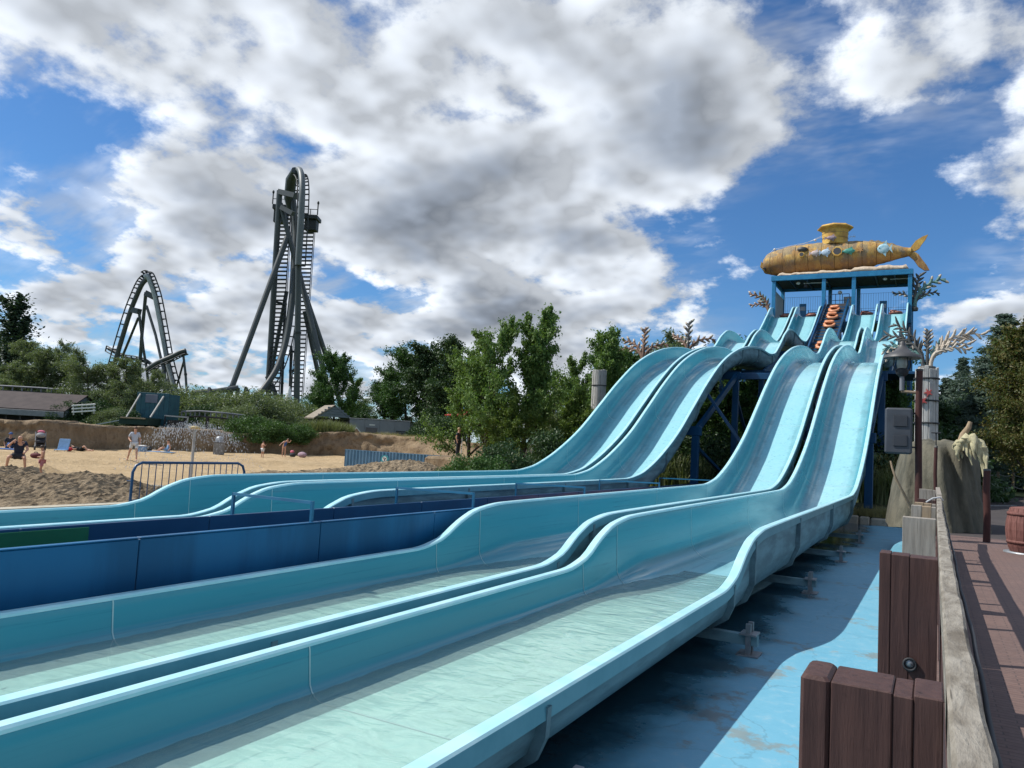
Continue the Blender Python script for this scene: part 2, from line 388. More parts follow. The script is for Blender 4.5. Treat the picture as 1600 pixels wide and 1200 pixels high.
# heaps and beach
def gauss(X, Y, cx, cy, sx_, sy_, h, rot=0):
    c, s = math.cos(rot), math.sin(rot); a = (X-cx)*c+(Y-cy)*s; b_ = -(X-cx)*s+(Y-cy)*c
    return h*np.exp(-.5*((a/sx_)**2+(b_/sy_)**2))
SEAT = at(35, 733, 27.5)
def beach_z(X, Y):
    z = -1.93+.05*sines(X, Y, 11, .12, 4)+.018*sines(X, Y, 12, .9, 4)
    p = at(100, 712, 34); q = at(420, 728, 44)
    # low ledge running along the beach in front of the bathers
    d = (X-p.x)*(q.y-p.y)-(Y-p.y)*(q.x-p.x); d = d/math.hypot(q.x-p.x, q.y-p.y)
    z = z+.10*np.tanh((-d-1.0)/.5)
    pz = at(205, 758, 23.5); z = z-.30*np.exp(-(((X-pz.x)/3.0)**2+((Y-pz.y)/2.6)**2)**2)
    z = z+gauss(X, Y, SEAT.x+.1, SEAT.y+.55, .9, .5, .42, -.5)
    return z
grid('beach', -95, -15.96, -12, 86, 260, 320, beach_z, M_SAND, 'yellow sand of the beach area')
hp = [(at(8, 735, 21.5), 1.2, 1.1, .44), (at(150, 745, 20), 1.3, 1.0, .74), (at(85, 770, 18.0), 2.4, .8, .20), (at(-70, 760, 20), 1.6, 1.6, .35)]
def heap(name, label, hp, x0, x1, y0, y1, seed, n):
    def fz(X, Y):
        z = 0
        for (p, a, b_, h) in hp: z = z+gauss(X, Y, p.x, p.y, a, b_, h, .5)
        k = np.clip(z/.35, 0, 1)
        return -2.12+z+k*(.055*sines(X, Y, seed, .55, 5, .7)+.02*np.random.RandomState(seed).randn(*X.shape))
    return tag(grid(name, x0, x1, y0, y1, n, n, fz, M_GRAVEL, label, kind='thing', smooth=False), cat='gravel heap')
heap('gravel_heap', 'large brown gravel heap with two humps in front of the beach', hp, -24.5, -16.1, 2, 22, 5, 240)['group'] = 'gravel heaps behind the left slide'
hp2 = [(at(600, 738, 34), 1.6, 1.1, .80), (at(680, 735, 35), 1.7, 1.2, .70), (at(520, 742, 32), 1.4, 1.0, .58), (at(440, 745, 30), 1.4, 1.0, .48), (at(385, 750, 28), 1.3, .9, .36)]
heap('gravel_heap', 'long low gravel heap in front of the blue corrugated fence', hp2, -31, -16.2, 20, 42, 8, 240)['group'] = 'gravel heaps behind the left slide'
pc = at(222, 757, 23.5)
b = MB(); b.add([(pc.x+2.6*math.cos(a), pc.y+2.2*math.sin(a), -2.02) for a in np.linspace(0, 6.28, 32, endpoint=False)], [tuple(range(32))])
tag(b.build('paddling_water', M_POND), 'shallow pale paddling water at the foot of the gravel', None, None, 'structure')

# ------------------------------------------------------------------ slide lanes
YR = [-8, 9.4, 10.05, 10.62, 11.15, 12.0, 14, 20, 25.6, 27.0, 28.4, 29.9, 31.6, 33.7, 36.0, 38.6, 41.0, 43.5, 46.2, 48.6, 50.8, 52.8, 54.8, 56.8, 58.8, 61, 64.2, 66.4, 68.4, 71, 73.5, 75.4, 76.6]
ZR = [-1.62, -1.61, -1.52, -1.27, -1.11, -1.035, -1.02, -1.0, -.97, -.83, -.47, .08, .85, 2.05, 3.38, 4.66, 5.5, 6.12, 6.55, 6.74, 6.76, 7.0, 7.85, 8.95, 9.6, 9.76, 9.62, 9.78, 10.45, 11.8, 13.3, 14.4, 14.62]
def hermite(xs, ys, x):
    i = int(np.clip(np.searchsorted(xs, x)-1, 0, len(xs)-2)); 
    def sl(k):
        if k <= 0: return (ys[1]-ys[0])/(xs[1]-xs[0])
        if k >= len(xs)-1: return (ys[-1]-ys[-2])/(xs[-1]-xs[-2])
        a = (ys[k]-ys[k-1])/(xs[k]-xs[k-1]); b_ = (ys[k+1]-ys[k])/(xs[k+1]-xs[k])
        return 0 if a*b_ < 0 else (2*a*b_/(a+b_) if abs(a+b_) > 1e-9 else 0)
    h = xs[i+1]-xs[i]; t = (x-xs[i])/h; m0, m1 = sl(i)*h, sl(i+1)*h
    return (2*t**3-3*t**2+1)*ys[i]+(t**3-2*t**2+t)*m0+(-2*t**3+3*t**2)*ys[i+1]+(t**3-t**2)*m1
def rim_z(y): return hermite(YR, ZR, y)
def sstep(a, b_, x): t = min(max((x-a)/(b_-a), 0), 1); return t*t*(3-2*t)
def depth(y):
    s = (rim_z(y+.2)-rim_z(y-.2))/.4
    low = .43; hi = .98*math.sqrt(1+s*s)
    if y < 14:
        return rim_z(y)-(-2.04)
    return hi*1.0 if y > 20 else (rim_z(y)+2.04)*(1-sstep(14, 20, y))+hi*sstep(14, 20, y)
def floor_z(y): return rim_z(y)-depth(y)
HW = .96
SEC = [-8, -.7, 4.62, 9.9, 11.15, 15.2, 20.5, 25.8, 30.2, 34.6, 39, 43.4, 47.8, 52.2, 56.6, 61, 65.4, 69.8, 73.4, 76.6]
def prof(y, k):
    """inner cross-section from right rim to left rim: (x, z, wear, grime)"""
    d = depth(y); zf = floor_z(y); r = .16+.26*sstep(9.9, 12.5, y); r = min(r, d*.8)
    out = [(HW+.012, d-.012, 0, 0), (HW, d-.06, 0, 0)]
    for j in range(1, 4): out.append((HW-.02*j/4, d-.06+(r-(d-.06))*j/4, 0, .1))
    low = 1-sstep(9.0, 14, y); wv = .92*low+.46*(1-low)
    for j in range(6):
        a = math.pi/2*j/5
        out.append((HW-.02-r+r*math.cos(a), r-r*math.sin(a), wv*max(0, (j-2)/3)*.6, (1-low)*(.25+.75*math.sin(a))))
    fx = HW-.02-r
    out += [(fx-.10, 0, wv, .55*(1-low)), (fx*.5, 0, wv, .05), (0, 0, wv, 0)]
    full = out+[(-a, b_, c, e) for a, b_, c, e in out[-2::-1]]
    return [(a, y, zf+b_, c, e) for a, b_, c, e in full]
def steps(a, b_):
    n = max(2, int((b_-a)/(.16 if (9 < a < 12.5 or 9 < b_ < 12.5) else .32))+1); return np.linspace(a, b_, n)
ZB = -2.4
lane0 = thing('water_slide_lane', 'rightmost pale blue water slide lane, beside the timber fence', 'water slide', (0, 0, ZB), group='four parallel water slide lanes')
for k in range(len(SEC)-1):
    ys = steps(SEC[k], SEC[k+1]); rings = [prof(y, k) for y in ys]; n = len(rings[0])
    V = np.array([q for r_ in rings for q in r_]); I = np.arange(len(ys)*n).reshape(len(ys), n)
    F = np.stack([I[:-1, :-1].ravel(), I[1:, :-1].ravel(), I[1:, 1:].ravel(), I[:-1, 1:].ravel()], 1)
    P = V[:, :3].copy(); P[:, 2] -= ZB
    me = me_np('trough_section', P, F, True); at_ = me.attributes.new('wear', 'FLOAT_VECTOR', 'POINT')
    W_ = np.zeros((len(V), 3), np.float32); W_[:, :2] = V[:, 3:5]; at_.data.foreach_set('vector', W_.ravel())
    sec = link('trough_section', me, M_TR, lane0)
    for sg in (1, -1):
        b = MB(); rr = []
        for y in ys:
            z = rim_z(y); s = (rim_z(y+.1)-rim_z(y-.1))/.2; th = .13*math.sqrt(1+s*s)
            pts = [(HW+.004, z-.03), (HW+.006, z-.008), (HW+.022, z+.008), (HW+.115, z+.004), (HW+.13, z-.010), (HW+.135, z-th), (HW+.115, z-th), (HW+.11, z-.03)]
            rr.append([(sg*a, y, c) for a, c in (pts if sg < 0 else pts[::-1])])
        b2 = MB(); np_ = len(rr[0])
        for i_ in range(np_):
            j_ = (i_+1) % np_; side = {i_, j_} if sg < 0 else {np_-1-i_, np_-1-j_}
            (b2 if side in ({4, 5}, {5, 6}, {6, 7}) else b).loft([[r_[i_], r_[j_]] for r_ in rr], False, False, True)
        b.build('rim', M_RIM, lane0, (0, 0, ZB)); b2.build('rim_skirt', M_RIM_SHADE, lane0, (0, 0, ZB))
    # outer shell and joint flange
    b = MB(); rr = []
    def shell(y, g=0.0):
        d = depth(y); zf = floor_z(y); rim = rim_z(y); r = min(.18+.26*sstep(9.9, 12.5, y), d*.8)
        h = [(HW+.07+g, rim-.05), (HW+.06+g, zf+r), (HW+.05-r*.25+g*.8, zf+r*.3-g*.5), (HW-r*.9, zf-.06-g), (0, zf-.07-g)]
        return [(a, y, c) for a, c in h]+[(-a, y, c) for a, c in h[-2::-1]]
    for y in ys: rr.append(shell(y))
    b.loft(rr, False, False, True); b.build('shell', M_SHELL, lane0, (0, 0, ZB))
    if k > 0:
        b = MB(); y0 = SEC[k]; a = shell(y0-.03, .0); c = shell(y0-.03, .075); d_ = shell(y0+.03, .075); e = shell(y0+.03, .0)
        b.loft([a, c, d_, e], False, False, False); b.build('joint_flange', M_FLG, lane0, (0, 0, ZB))
        # sealant bead just inside the joint
        q0 = prof(y0-.007, k); q1 = prof(y0+.007, k); b = MB(); off = .004
        def inset(q):
            o = []
            for i, p in enumerate(q):
                a_ = q[max(i-1, 0)]; c_ = q[min(i+1, len(q)-1)]; tx, tz = c_[0]-a_[0], c_[2]-a_[2]; L = math.hypot(tx, tz) or 1
                nx, nz = tz/L, -tx/L
                if nx*(-p[0])+nz*.4 < 0: nx, nz = -nx, -nz
                o.append((p[0]+nx*off, p[1], p[2]+nz*off))
            return o
        b.loft([inset(q0), inset(q1)], False, False, True); b.build('joint_bead', M_BEAD, lane0, (0, 0, ZB))
# water running out along the flat end
ys = np.linspace(-8, 13.5, 330); xs = np.linspace(-1, 1, 30); V = []
for y in ys:
    hw_ = HW-.03; zf = floor_z(y); k = 1-sstep(11, 13.5, y)
    for x in xs: V.append((x*hw_, y, zf+.004+.05*k))
V = np.array(V); V[:, 2] += .0045*sines(V[:, 0]*1.0, V[:, 1], 21, .55, 6, .72)-ZB
I = np.arange(len(ys)*30).reshape(len(ys), 30)
F = np.stack([I[:-1, :-1].ravel(), I[:-1, 1:].ravel(), I[1:, 1:].ravel(), I[1:, :-1].ravel()], 1)
link('water', me_np('water', V, F, True), M_WATER, lane0)
LANES = [-3.25, -5.68, -10.48, -12.88]
LL = ['rightmost pale blue water slide lane, beside the timber fence', 'pale blue water slide lane second from the fence, right of the dark blue raft channel',
      'pale blue water slide lane just left of the dark blue raft channel', 'leftmost pale blue water slide lane, nearest the sandy beach']
lane0.location = (LANES[0], 0, ZB)
for i in (1, 2, 3):
    c = copy_tree(lane0); c.location = (LANES[i], 0, ZB); c['label'] = LL[i]

# cross beams that carry the flat ends
sup = None
for ip, (x0, x1, who) in enumerate([(-6.95, -1.86, 'right'), (-14.2, -9.35, 'left')]):
    for y in (-.7, 4.62, 9.9, 15.2, 20.5, 25.8):
        zb = -2.22
        lab = f'steel cross beam under the {who} pair of slides, ' + {-.7: 'nearest the camera', 4.62: 'second from the camera', 9.9: 'where the low walls end', 15.2: 'first under the raised walls', 20.5: 'second under the raised walls', 25.8: 'nearest the foot of the drop'}[y]
        t_ = thing('slide_support', lab, 'support', (0, y, -2.4), group=f'cross beams under the {who} slide pair')
        b = MB(); b.box(x0, x1, y-.06, y+.06, zb-.06, zb+.06); b.build('beam', M_SHELL, t_, (0, y, -2.4))
        for x in (x0+.12, (x0+x1)/2, x1-.10):
            b = MB(); b.box(x-.03, x+.03, y-.10, y-.05, -2.4, zb+.2); b.box(x-.03, x+.03, y+.05, y+.10, -2.4, zb+.2); b.build('leg', M_GALV, t_, (0, y, -2.4))
            b = MB(); b.box(x-.10, x+.10, y-.13, y+.13, zb+.065, zb+.085); b.build('top_plate', M_GALV, t_, (0, y, -2.4)); b = MB(); b.box(x-.13, x+.13, y-.15, y+.15, -2.398, -2.38); b.build('foot_plate', M_GALV, t_, (0, y, -2.4))

# ------------------------------------------------------------------ raft return channel between the pairs
ch = thing('raft_channel', 'dark blue panelled raft return channel running between the two slide pairs', 'channel', (-8.1, 20, -2.4)); off = (-8.1, 20, -2.4)
ys = list(np.arange(-8, 47, 2.62))
for i in range(len(ys)-1):
    y0, y1 = ys[i]+.006, ys[i+1]-.006
    b = MB(); b.bbox(-7.06, -7.0, y0, y1, -2.4, -1.16, .006); b.build('panel', M_BLUE, ch, off)
    b = MB(); b.bbox(-9.16, -9.10, y0, y1, -2.4, -1.27, .006); b.build('panel', M_DBLUE, ch, off)
    b = MB(); b.bbox(-7.07, -6.99, y0, y1, -1.155, -1.142, .003); b.build('capping', M_BLUE, ch, off)
b = MB(); b.bbox(-9.095, -9.07, -8, 5.9, -1.62, -1.30, .004); tag(b.build('panel', M_GREEN, ch, off), 'bright green liner board at the near end')
b = MB(); b.box(-9.1, -7.06, -8, 46.8, -2.39, -2.3); b.build('bed', M_DARK, ch, off)
for y0 in (7.6, 11.6, 16.5, 22, 28):
    b = MB(); b.box(-7.08, -7.045, y0-.02, y0+.02, -2.3, -.88)
    b.box(-9.19, -9.15, y0+.56, y0+.60, -2.3, -.95)
    b.bar((-7.06, y0, -.9), (-9.17, y0+.58, -.97), .038, .038); b.build('cross_bar', M_STEELD, ch, off)
xs_ = np.linspace(-9.06, -7.1, 12)
grid('water', -9.08, -7.08, -8, 46.5, 10, 120, lambda X, Y: -1.72+.01*sines(X, Y, 31, .5, 4)+2.4, water_mat('channel_water', (.35, .55, .62), .25, (.05, .16, .24)), parent=ch)
ch_w = kids(ch)[-1]; 
for q in kids(ch):
    if q.name.startswith('water'): q.location = (8.1, -20, 0)
# ------------------------------------------------------------------ conveyor and rafts
CA = Vector((-8.1, 46.8, -1.75)); CB = Vector((-8.1, 76.2, 14.75))
cv = thing('raft_conveyor', 'dark inclined conveyor lifting orange rafts between the slide pairs', 'conveyor', CA); off = tuple(CA)
b = MB(); b.bar(CA+Vector((0, 0, -.1)), CB+Vector((0, 0, -.1)), 1.7, .12); b.build('belt', M_DARK, cv, off)
for sx_ in (-.98, .98):
    b = MB(); b.bar(CA+Vector((sx_, 0, .05)), CB+Vector((sx_, 0, .05)), .12, .75); b.build('side_panel', M_DBLUE, cv, off)
dirc = (CB-CA).normalized(); nrm = Vector((0, -dirc.z, dirc.y)); L = (CB-CA).length
for k in range(int(L/.75)):
    p = CA+dirc*(k*.75+.3); b = MB(); b.bar(p+Vector((-.88, 0, 0)), p+Vector((.88, 0, 0)), .07, .09); b.build('slat', M_BLUE, cv, off)
for k in range(9):
    p = CA+dirc*(2+k*3.5); 
    for sx_ in (-.98, .98):
        b = MB(); b.box(p.x+sx_-.09, p.x+sx_+.09, p.y-.09, p.y+.09, -1.9, p.z-.35); b.build('leg', M_STEELB, cv, off)
M_RAFT = pm('orange_raft_vinyl', (.62, .24, .11), (.72, .31, .16), 3, .38, bmp=.08)
M_RAFTD = pm('faded_raft_vinyl', (.24, .085, .07), (.30, .12, .09), 3, .45)
def ring_path(rx, ry, n=20): return [(rx*math.cos(2*math.pi*i/n), ry*math.sin(2*math.pi*i/n), 0) for i in range(n)]
def raft(mat):
    t_ = thing('inflatable_raft', 'raft', 'raft', group='inflatable rafts')
    def torus(path, r, name, mt, n=8):
        m = len(path); rings = []
        for i, p in enumerate(path):
            p = Vector(p); tn = (Vector(path[(i+1) % m])-Vector(path[i-1])).normalized(); x = tn.cross(Vector((0, 0, 1))).normalized(); y = x.cross(tn)
            rings.append([p+(x*math.cos(2*math.pi*k/n)+y*math.sin(2*math.pi*k/n))*r for k in range(n)])
        b = MB(); b.loft(rings+[rings[0]], True, False, True); return b.build(name, mt, t_)
    torus([(x, y, .2) for x, y, z in ring_path(.52, .62)], .19, 'hull_tube', mat)
    torus([(x, y+.30, .46) for x, y, z in ring_path(.40, .16, 16)], .15, 'backrest', mat)
    b = MB(); b.lathe([(.02, .1), (.45, .1), (.45, .16), (.02, .16)], 16); b.build('floor', M_DARK, t_)
    for sx_ in (-1, 1):
        for yy in (-.28, .2):
            b = MB(); b.ball((sx_*.66, yy, .33), .075, .7, 1.3, .9); b.build('grab_handle', M_DARK, t_)
    return t_
r0 = raft(M_RAFT); r1 = raft(M_RAFTD)
used = [False, False]
def put_raft(loc, rx, rz, label, k=0):
    src = (r0, r1)[k]
    o = src if not used[k] else copy_tree(src); used[k] = True
    o.location = loc; o.rotation_euler = (rx, 0, rz); o['label'] = label; o.scale = (.76,)*3; return o
inc = math.atan2(CB.z-CA.z, CB.y-CA.y)
ordn = ['topmost', 'second from the top', 'third from the top', 'fourth from the top', 'fifth from the top', 'sixth from the top', 'seventh from the top', 'lowest']
for i, yy in enumerate((74.2, 72.6, 70.7, 66.3, 64.2, 60, 55.5, 51)):
    p = CA+dirc*((yy-CA.y)/dirc.y)+nrm*.03
    put_raft(p, inc, (-.1, .15, .05, -.05, .2, 0, .1, 0)[i], f'orange inflatable raft on the conveyor, {ordn[i]}')
for i, yy in enumerate((19.5, 21.6, 25.0, 28.2, 31.8, 35)):
    put_raft((-8.1+(.1, -.15, .12, -.05, .1, -.1)[i], yy, -1.76-.14), 0, (.4, 1.2, 0, -.5, .2, .7)[i], 'orange inflatable raft floating in the channel, ' + ['nearest the camera', 'touching the nearest one from behind', 'alone in the middle of the row', 'fourth from the camera', 'fifth from the camera', 'farthest from the camera'][i])

# ------------------------------------------------------------------ launch tower
TW = thing('launch_tower', 'blue steel launch tower with a flat roof at the top of the slides', 'tower', (-8, 79, -1.8)); off = (-8, 79, -1.8)
M_CEIL = pm('dark_ceiling_boards', (.045, .06, .055), (.03, .04, .04), 2, .8, stretch=(4, .3, 1))
for x in (-13.9, -9.35, -6.75, -2.1):
    b = MB(); b.bbox(x-.17, x+.17, 76.6, 76.94, 12.8, 17.25, .02); b.build('column', M_STEELB, TW, off)
    b = MB(); b.bbox(x-.15, x+.15, 76.62, 76.92, -1.8, 12.78, .02); b.build('lower_column', M_DBLUE, TW, off)
    b = MB(); b.bbox(x-.17, x+.17, 81.6, 81.94, -1.8, 17.25, .02); b.build('column', M_STEELB, TW, off)
b = MB(); b.bbox(-14.15, -1.85, 76.5, 76.7, 17.25, 17.72, .02); b.build('fascia_beam', M_STEELB, TW, off)
b = MB(); b.bbox(-14.15, -1.85, 81.9, 82.1, 17.25, 17.72, .02); b.build('fascia_beam', M_STEELB, TW, off)
for x in (-14.05, -1.95):
    b = MB(); b.bbox(x-.1, x+.1, 76.72, 81.88, 17.25, 17.72, .02); b.build('fascia_beam', M_STEELB, TW, off)
for k in range(6):
    y0 = 76.72+k*.862
    b = MB(); b.box(-13.94, -2.06, y0, y0+.84, 17.5, 17.58); b.build('ceiling_board', M_CEIL, TW, off)
for x in (-12.5, -11, -9.3, -6.8, -5.0, -3.4):
    b = MB(); b.box(x-.05, x+.05, 76.72, 81.88, 17.3, 17.49); b.build('joist', M_DBLUE, TW, off)
b = MB(); b.box(-14.1, -1.9, 76.55, 82.05, 17.59, 17.75); b.build('roof_deck', M_DBLUE, TW, off)
b = MB(); b.box(-13.9, -2.1, 76.95, 81.9, 12.9, 13.15); b.build('floor', M_DBLUE, TW, off)
for x in (-11.8, -4.2):
    b = MB(); b.ball((x, 77.6, 17.15), .2, 1, 1, .7); b.build('lamp', M_WHITE, TW, off)
    b = MB(); b.bbox(x+.4, x+2.6, 78.2, 78.35, 17.2, 17.28, .02); b.build('tube_light', M_WHITE, TW, off)
b = MB(); b.bbox(-11.2, -10.9, 77.1, 77.5, 16.6, 16.9, .04); b.box(-11.07, -11.03, 77.28, 77.32, 16.88, 17.5); b.build('loudspeaker', M_DARK, TW, off)
# netting: thin uprights and wires at the back and left side
b = MB()
for x in np.arange(-13.6, -9.6, .22): b.bar((x, 81.7, 13.15), (x, 81.7, 16.6), .018, .018)
for z in (14.1, 15.2, 16.58): b.bar((-13.7, 81.7, z), (-9.5, 81.7, z), .02, .02)
b.build('net_fence', M_GREY, TW, off)
b = MB()
for x in np.arange(-6.5, -2.3, .22): b.bar((x, 81.7, 13.15), (x, 81.7, 16.7), .018, .018)
for z in (14.1, 15.2, 16.68): b.bar((-6.6, 81.7, z), (-2.25, 81.7, z), .02, .02)
b.build('net_fence', M_GREY, TW, off)
b = MB(); b.box(-13.86, -13.82, 77.0, 81.6, 13.2, 16.4); b.build('side_screen', pm('pale_screen', (.4, .44, .46), None, 4, .7), TW, off)
for x0, x1 in ((-13.6, -12.1), (-11.2, -9.6), (-6.4, -4.9), (-4.0, -2.4)):
    b = MB(); 
    for z in (14.25, 14.75): b.bar((x0, 80.6, z), (x1, 80.6, z), .05, .05)
    for x in (x0, x1): b.bar((x, 80.6, 13.15), (x, 80.6, 15.0), .05, .05)
    b.build('handrail', M_DBLUE, TW, off)
for x in (-11.7, -4.45):
    b = MB(); b.bbox(x-.32, x+.32, 80.2, 80.35, 13.15, 15.6, .02); b.build('control_panel', M_STEELB, TW, off)
    b = MB(); b.bbox(x-.24, x+.24, 80.17, 80.195, 14.9, 15.3, .005); b.build('panel_face', M_GALV, TW, off)
# machinery at the head of the conveyor
b = MB()
for z in (15.3, 15.9): b.bar((-9.0, 77.6, z), (-7.2, 77.6, z), .05, .05)
for x in (-9.0, -8.4, -7.8, -7.2): b.bar((x, 77.6, 13.15), (x, 77.6, 15.9), .05, .05)
b.build('handrail', M_DBLUE, TW, off)
b = MB(); b.bbox(-7.75, -7.0, 78.2, 78.5, 14.9, 15.75, .02); b.build('cabinet', pm('cabinet_grey', (.34, .34, .33), None, 4, .6), TW, off)
b = MB(); b.ball((-8.1, 78.4, 16.2), .2); b.bar((-8.1, 78.4, 13.2), (-8.1, 78.4, 16.1), .06, .06); b.build('beacon', M_WHITE, TW, off)
# lower framing seen under the lanes
for y in (34.8, 42.5, 49.5, 57, 64.5, 71):
    z = floor_z(y)-.28
    for x0, x1 in ((-14.1, -9.3), (-6.9, -2.1)):
        b = MB(); b.bbox(x0, x1, y-.14, y+.14, z-.42, z, .02); b.build('cross_beam', M_DBLUE, TW, off)
        for x in (x0+.25, x1-.25):
            b = MB(); b.bbox(x-.16, x+.16, y-.13, y+.13, -1.8, z-.42, .02); b.build('lower_column', M_DBLUE, TW, off)
    if y > 40:
        b = MB(); b.bbox(-9.3, -6.9, y-.12, y+.12, z-.40, z-.05, .02); b.build('cross_beam', M_DBLUE, TW, off)
for (y0, y1) in ((34.8, 42.5), (42.5, 49.5), (49.5, 57), (57, 64.5), (64.5, 71), (71, 76.7)):
    for x in (-13.85, -9.55, -6.65, -2.35):
        b = MB(); b.bar((x, y0, floor_z(y0)-.5), (x, y1, floor_z(y1)-.5 if y1 < 76 else 12.9), .16, .3); b.build('side_beam', M_DBLUE, TW, off)
for (x, y0, z0, y1, z1) in ((-9.55, 42.5, 3.4, 49.5, -1.5), (-9.55, 34.8, 0.4, 42.5, -1.5), (-2.35, 49.5, 5, 57, -1.5), (-9.55, 57, 7.2, 64.5, .5), (-6.65, 49.5, 5, 57, -1.5), (-2.35, 64.5, 8, 71, 1)):
    b = MB(); b.bar((x, y0, z0), (x, y1, z1), .14, .14); b.build('brace', M_DBLUE, TW, off)
b = MB(); b.bar((-9.6, 36.5, 3.0), (-6.8, 36.5, -.8), .13, .13); b.build('brace', M_DBLUE, TW, off)
b = MB(); b.bbox(-2.5, -.9, 43, 46.5, 4.6, 4.75, .02); b.build('maintenance_deck', M_DBLUE, TW, off)
for i, (x, lab) in enumerate(((-12.88, 'leftmost'), (-10.48, 'second from the left'), (-5.68, 'second from the right'), (-3.25, 'rightmost'))):
    put_raft((x, 77.6, 13.75), 0, .3*i, f'dull red raft waiting at the top of the {lab} lane', 1)

# ------------------------------------------------------------------ foam rock and submarine
M_FOAM = pm('pale_foam_rock', (.62, .50, .38), (.46, .36, .26), 2.5, .9, bmp=.8, bscale=5, bdist=.08)
b = MB(); rng = np.random.RandomState(3); rings = []
for i, x in enumerate(np.linspace(-13.75, -2.2, 44)):
    e = .15 if i in (0, 43) else 1
    h = 17.76+e*(.30+.03*math.sin(i*.9)+.13*rng.rand()) + (.18 if x > -7 else 0)*e
    f0 = 76.62+.12*rng.rand()*e; rings.append([(x, f0, 17.755), (x, f0+.10, h-.15), (x, f0+.5, h), (x, 80.5, h), (x, 81.6, 17.755)])
b.loft(rings, True, True, True); tag(b.build('foam_rock_bed', M_FOAM, None, (-8, 79, 17.75)), 'lumpy cream rockwork bed on the tower roof under the submarine', 'rockwork')
def sub_mat():
    m, t, p, o = new_mat('rusty_yellow_submarine'); v = objc(t); x, y, z = t.sep(v)
    n1 = t.noise(t.vm('MULTIPLY', v, (1.4, 1.4, .5)), 1.1, 7, .65); n2 = t.noise(v, .9, 5, .6); n3 = t.noise(t.vm('MULTIPLY', v, (3, 3, .7)), 3, 6, .7)
    col = t.mix(t.ramp(n1, .35, .62), (.60, .38, .10), (.36, .195, .06))
    col = t.mix(t.ramp(n3, .52, .68, 0, .8), col, (.15, .075, .04))
    col = t.mix(t.ramp(t.m('ADD', n2, t.m('MULTIPLY', z, .05)), .55, .63, 0, .6), col, (.16, .16, .135))
    col = t.mix(t.ramp(n3, .30, .44, .7, 0), col, (.68, .54, .28))
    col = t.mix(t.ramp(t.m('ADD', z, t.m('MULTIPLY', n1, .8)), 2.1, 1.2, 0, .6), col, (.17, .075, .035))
    t.set(p.inputs['Base Color'], col); p.inputs['Roughness'].default_value = .75; bump(t, p, n3, .4, .05); return m
M_SUB = sub_mat()
M_SUBD = pm('sub_dark_opening', (.03, .033, .04), (.05, .05, .055), 4, .5)
M_ORE = pm('yellow_tower_plate', (.66, .42, .085), (.44, .24, .06), 1.6, .7, stretch=(1, 1, .6), bmp=.3)
SB = Vector((-8, 79, 18.2)); off = tuple(SB)
SUBT = thing('submarine_sculpture', 'rusty yellow whale-like submarine with fish tail on the tower roof', 'sculpture', SB)
st = [(-15.5, 19.3, .1), (-15.4, 19.4, .55), (-15.05, 19.55, .95), (-14.3, 19.62, 1.22), (-13, 19.72, 1.42), (-11.3, 19.82, 1.5), (-9.5, 19.85, 1.5), (-7.5, 19.86, 1.45), (-6, 19.9, 1.28), (-4.8, 19.93, 1.02), (-3.6, 19.92, .72), (-2.6, 19.9, .45), (-2.1, 19.88, .36)]
SX = [q[0] for q in st]; SZ_ = [q[1] for q in st]; SR = [q[2] for q in st]
def sub_r(x): return np.interp(x, SX, SR)
def sub_c(x): return np.interp(x, SX, SZ_)
N = 22
cuts = [-15.5, -14.6, -13.4, -12.2, -11.0, -9.8, -8.6, -7.4, -6.2, -5.0, -3.8, -2.1]
for k in range(len(cuts)-1):           # hull strakes, each slightly uneven
    b = MB(); rings = []; bul = 1+.012*((k*7) % 3-1)
    for x in np.linspace(cuts[k]+.016, cuts[k+1]-.016, 7):
        r_ = hermite(SX, SR, x)*bul; c_ = sub_c(x)
        rings.append([(x, 79+r_*.92*math.cos(2*math.pi*i/N), c_+r_*math.sin(2*math.pi*i/N)*(1.0 if math.sin(2*math.pi*i/N) > 0 else 1.02)+.035*math.sin(i*2.3+k+x*3.1)+.02*math.sin(i*5.1+x*7)) for i in range(N)])
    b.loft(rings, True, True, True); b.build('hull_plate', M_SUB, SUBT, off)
Mx = Matrix(((1, 0, 0, 0), (0, 0, -1, 79), (0, 1, 0, 0), (0, 0, 0, 1)))   # local xy -> world xz
b = MB(); b.prism([(-2.4, 20.15), (-2.2, 20.25), (-1.75, 20.9), (-1.2, 21.25), (-.75, 21.4), (-.95, 20.95), (-1.3, 20.45), (-1.45, 20.15), (-1.75, 19.95), (-2.2, 19.8)], .22, Mx); b.build('tail_fin', M_ORE, SUBT, off)
b = MB(); b.prism([(-2.3, 19.75), (-1.8, 19.85), (-1.5, 19.6), (-1.2, 19.1), (-.8, 18.5), (-.6, 18.05), (-1.0, 18.05), (-1.5, 18.45), (-1.9, 19.1), (-2.3, 19.5)], .22, Mx.copy() @ Matrix.Translation((0, 0, -.01))); b.build('tail_fin', M_SUB, SUBT, off)
b = MB(); rings = []
for (x, h) in ((-5.9, .02), (-5.6, .22), (-5.3, .12), (-5.0, .25), (-4.7, .12), (-4.4, .22), (-4.1, .1), (-3.8, .18), (-3.4, .02)):
    z0 = sub_c(x)+sub_r(x)-.06; rings.append([(x, 78.93, z0), (x, 79.07, z0), (x+.1, 79.02, z0+h+.05), (x+.1, 78.98, z0+h+.05)])
b.loft(rings, True, True, False); b.build('dorsal_fin', M_SUB, SUBT, off)
tw = MB(); tw.lathe([(1.18, 21.0), (1.15, 21.6), (1.2, 22.3), (1.22, 22.45)], 24, (-8.72, 79, 0)); tw.build('conning_tower', M_ORE, SUBT, off)
tw = MB(); tw.lathe([(1.2, 22.42), (1.62, 22.6), (1.66, 22.68), (1.45, 22.86), (.4, 22.95)], 8, (-8.72, 79, 0), False); tw.build('tower_brim', M_ORE, SUBT, off)
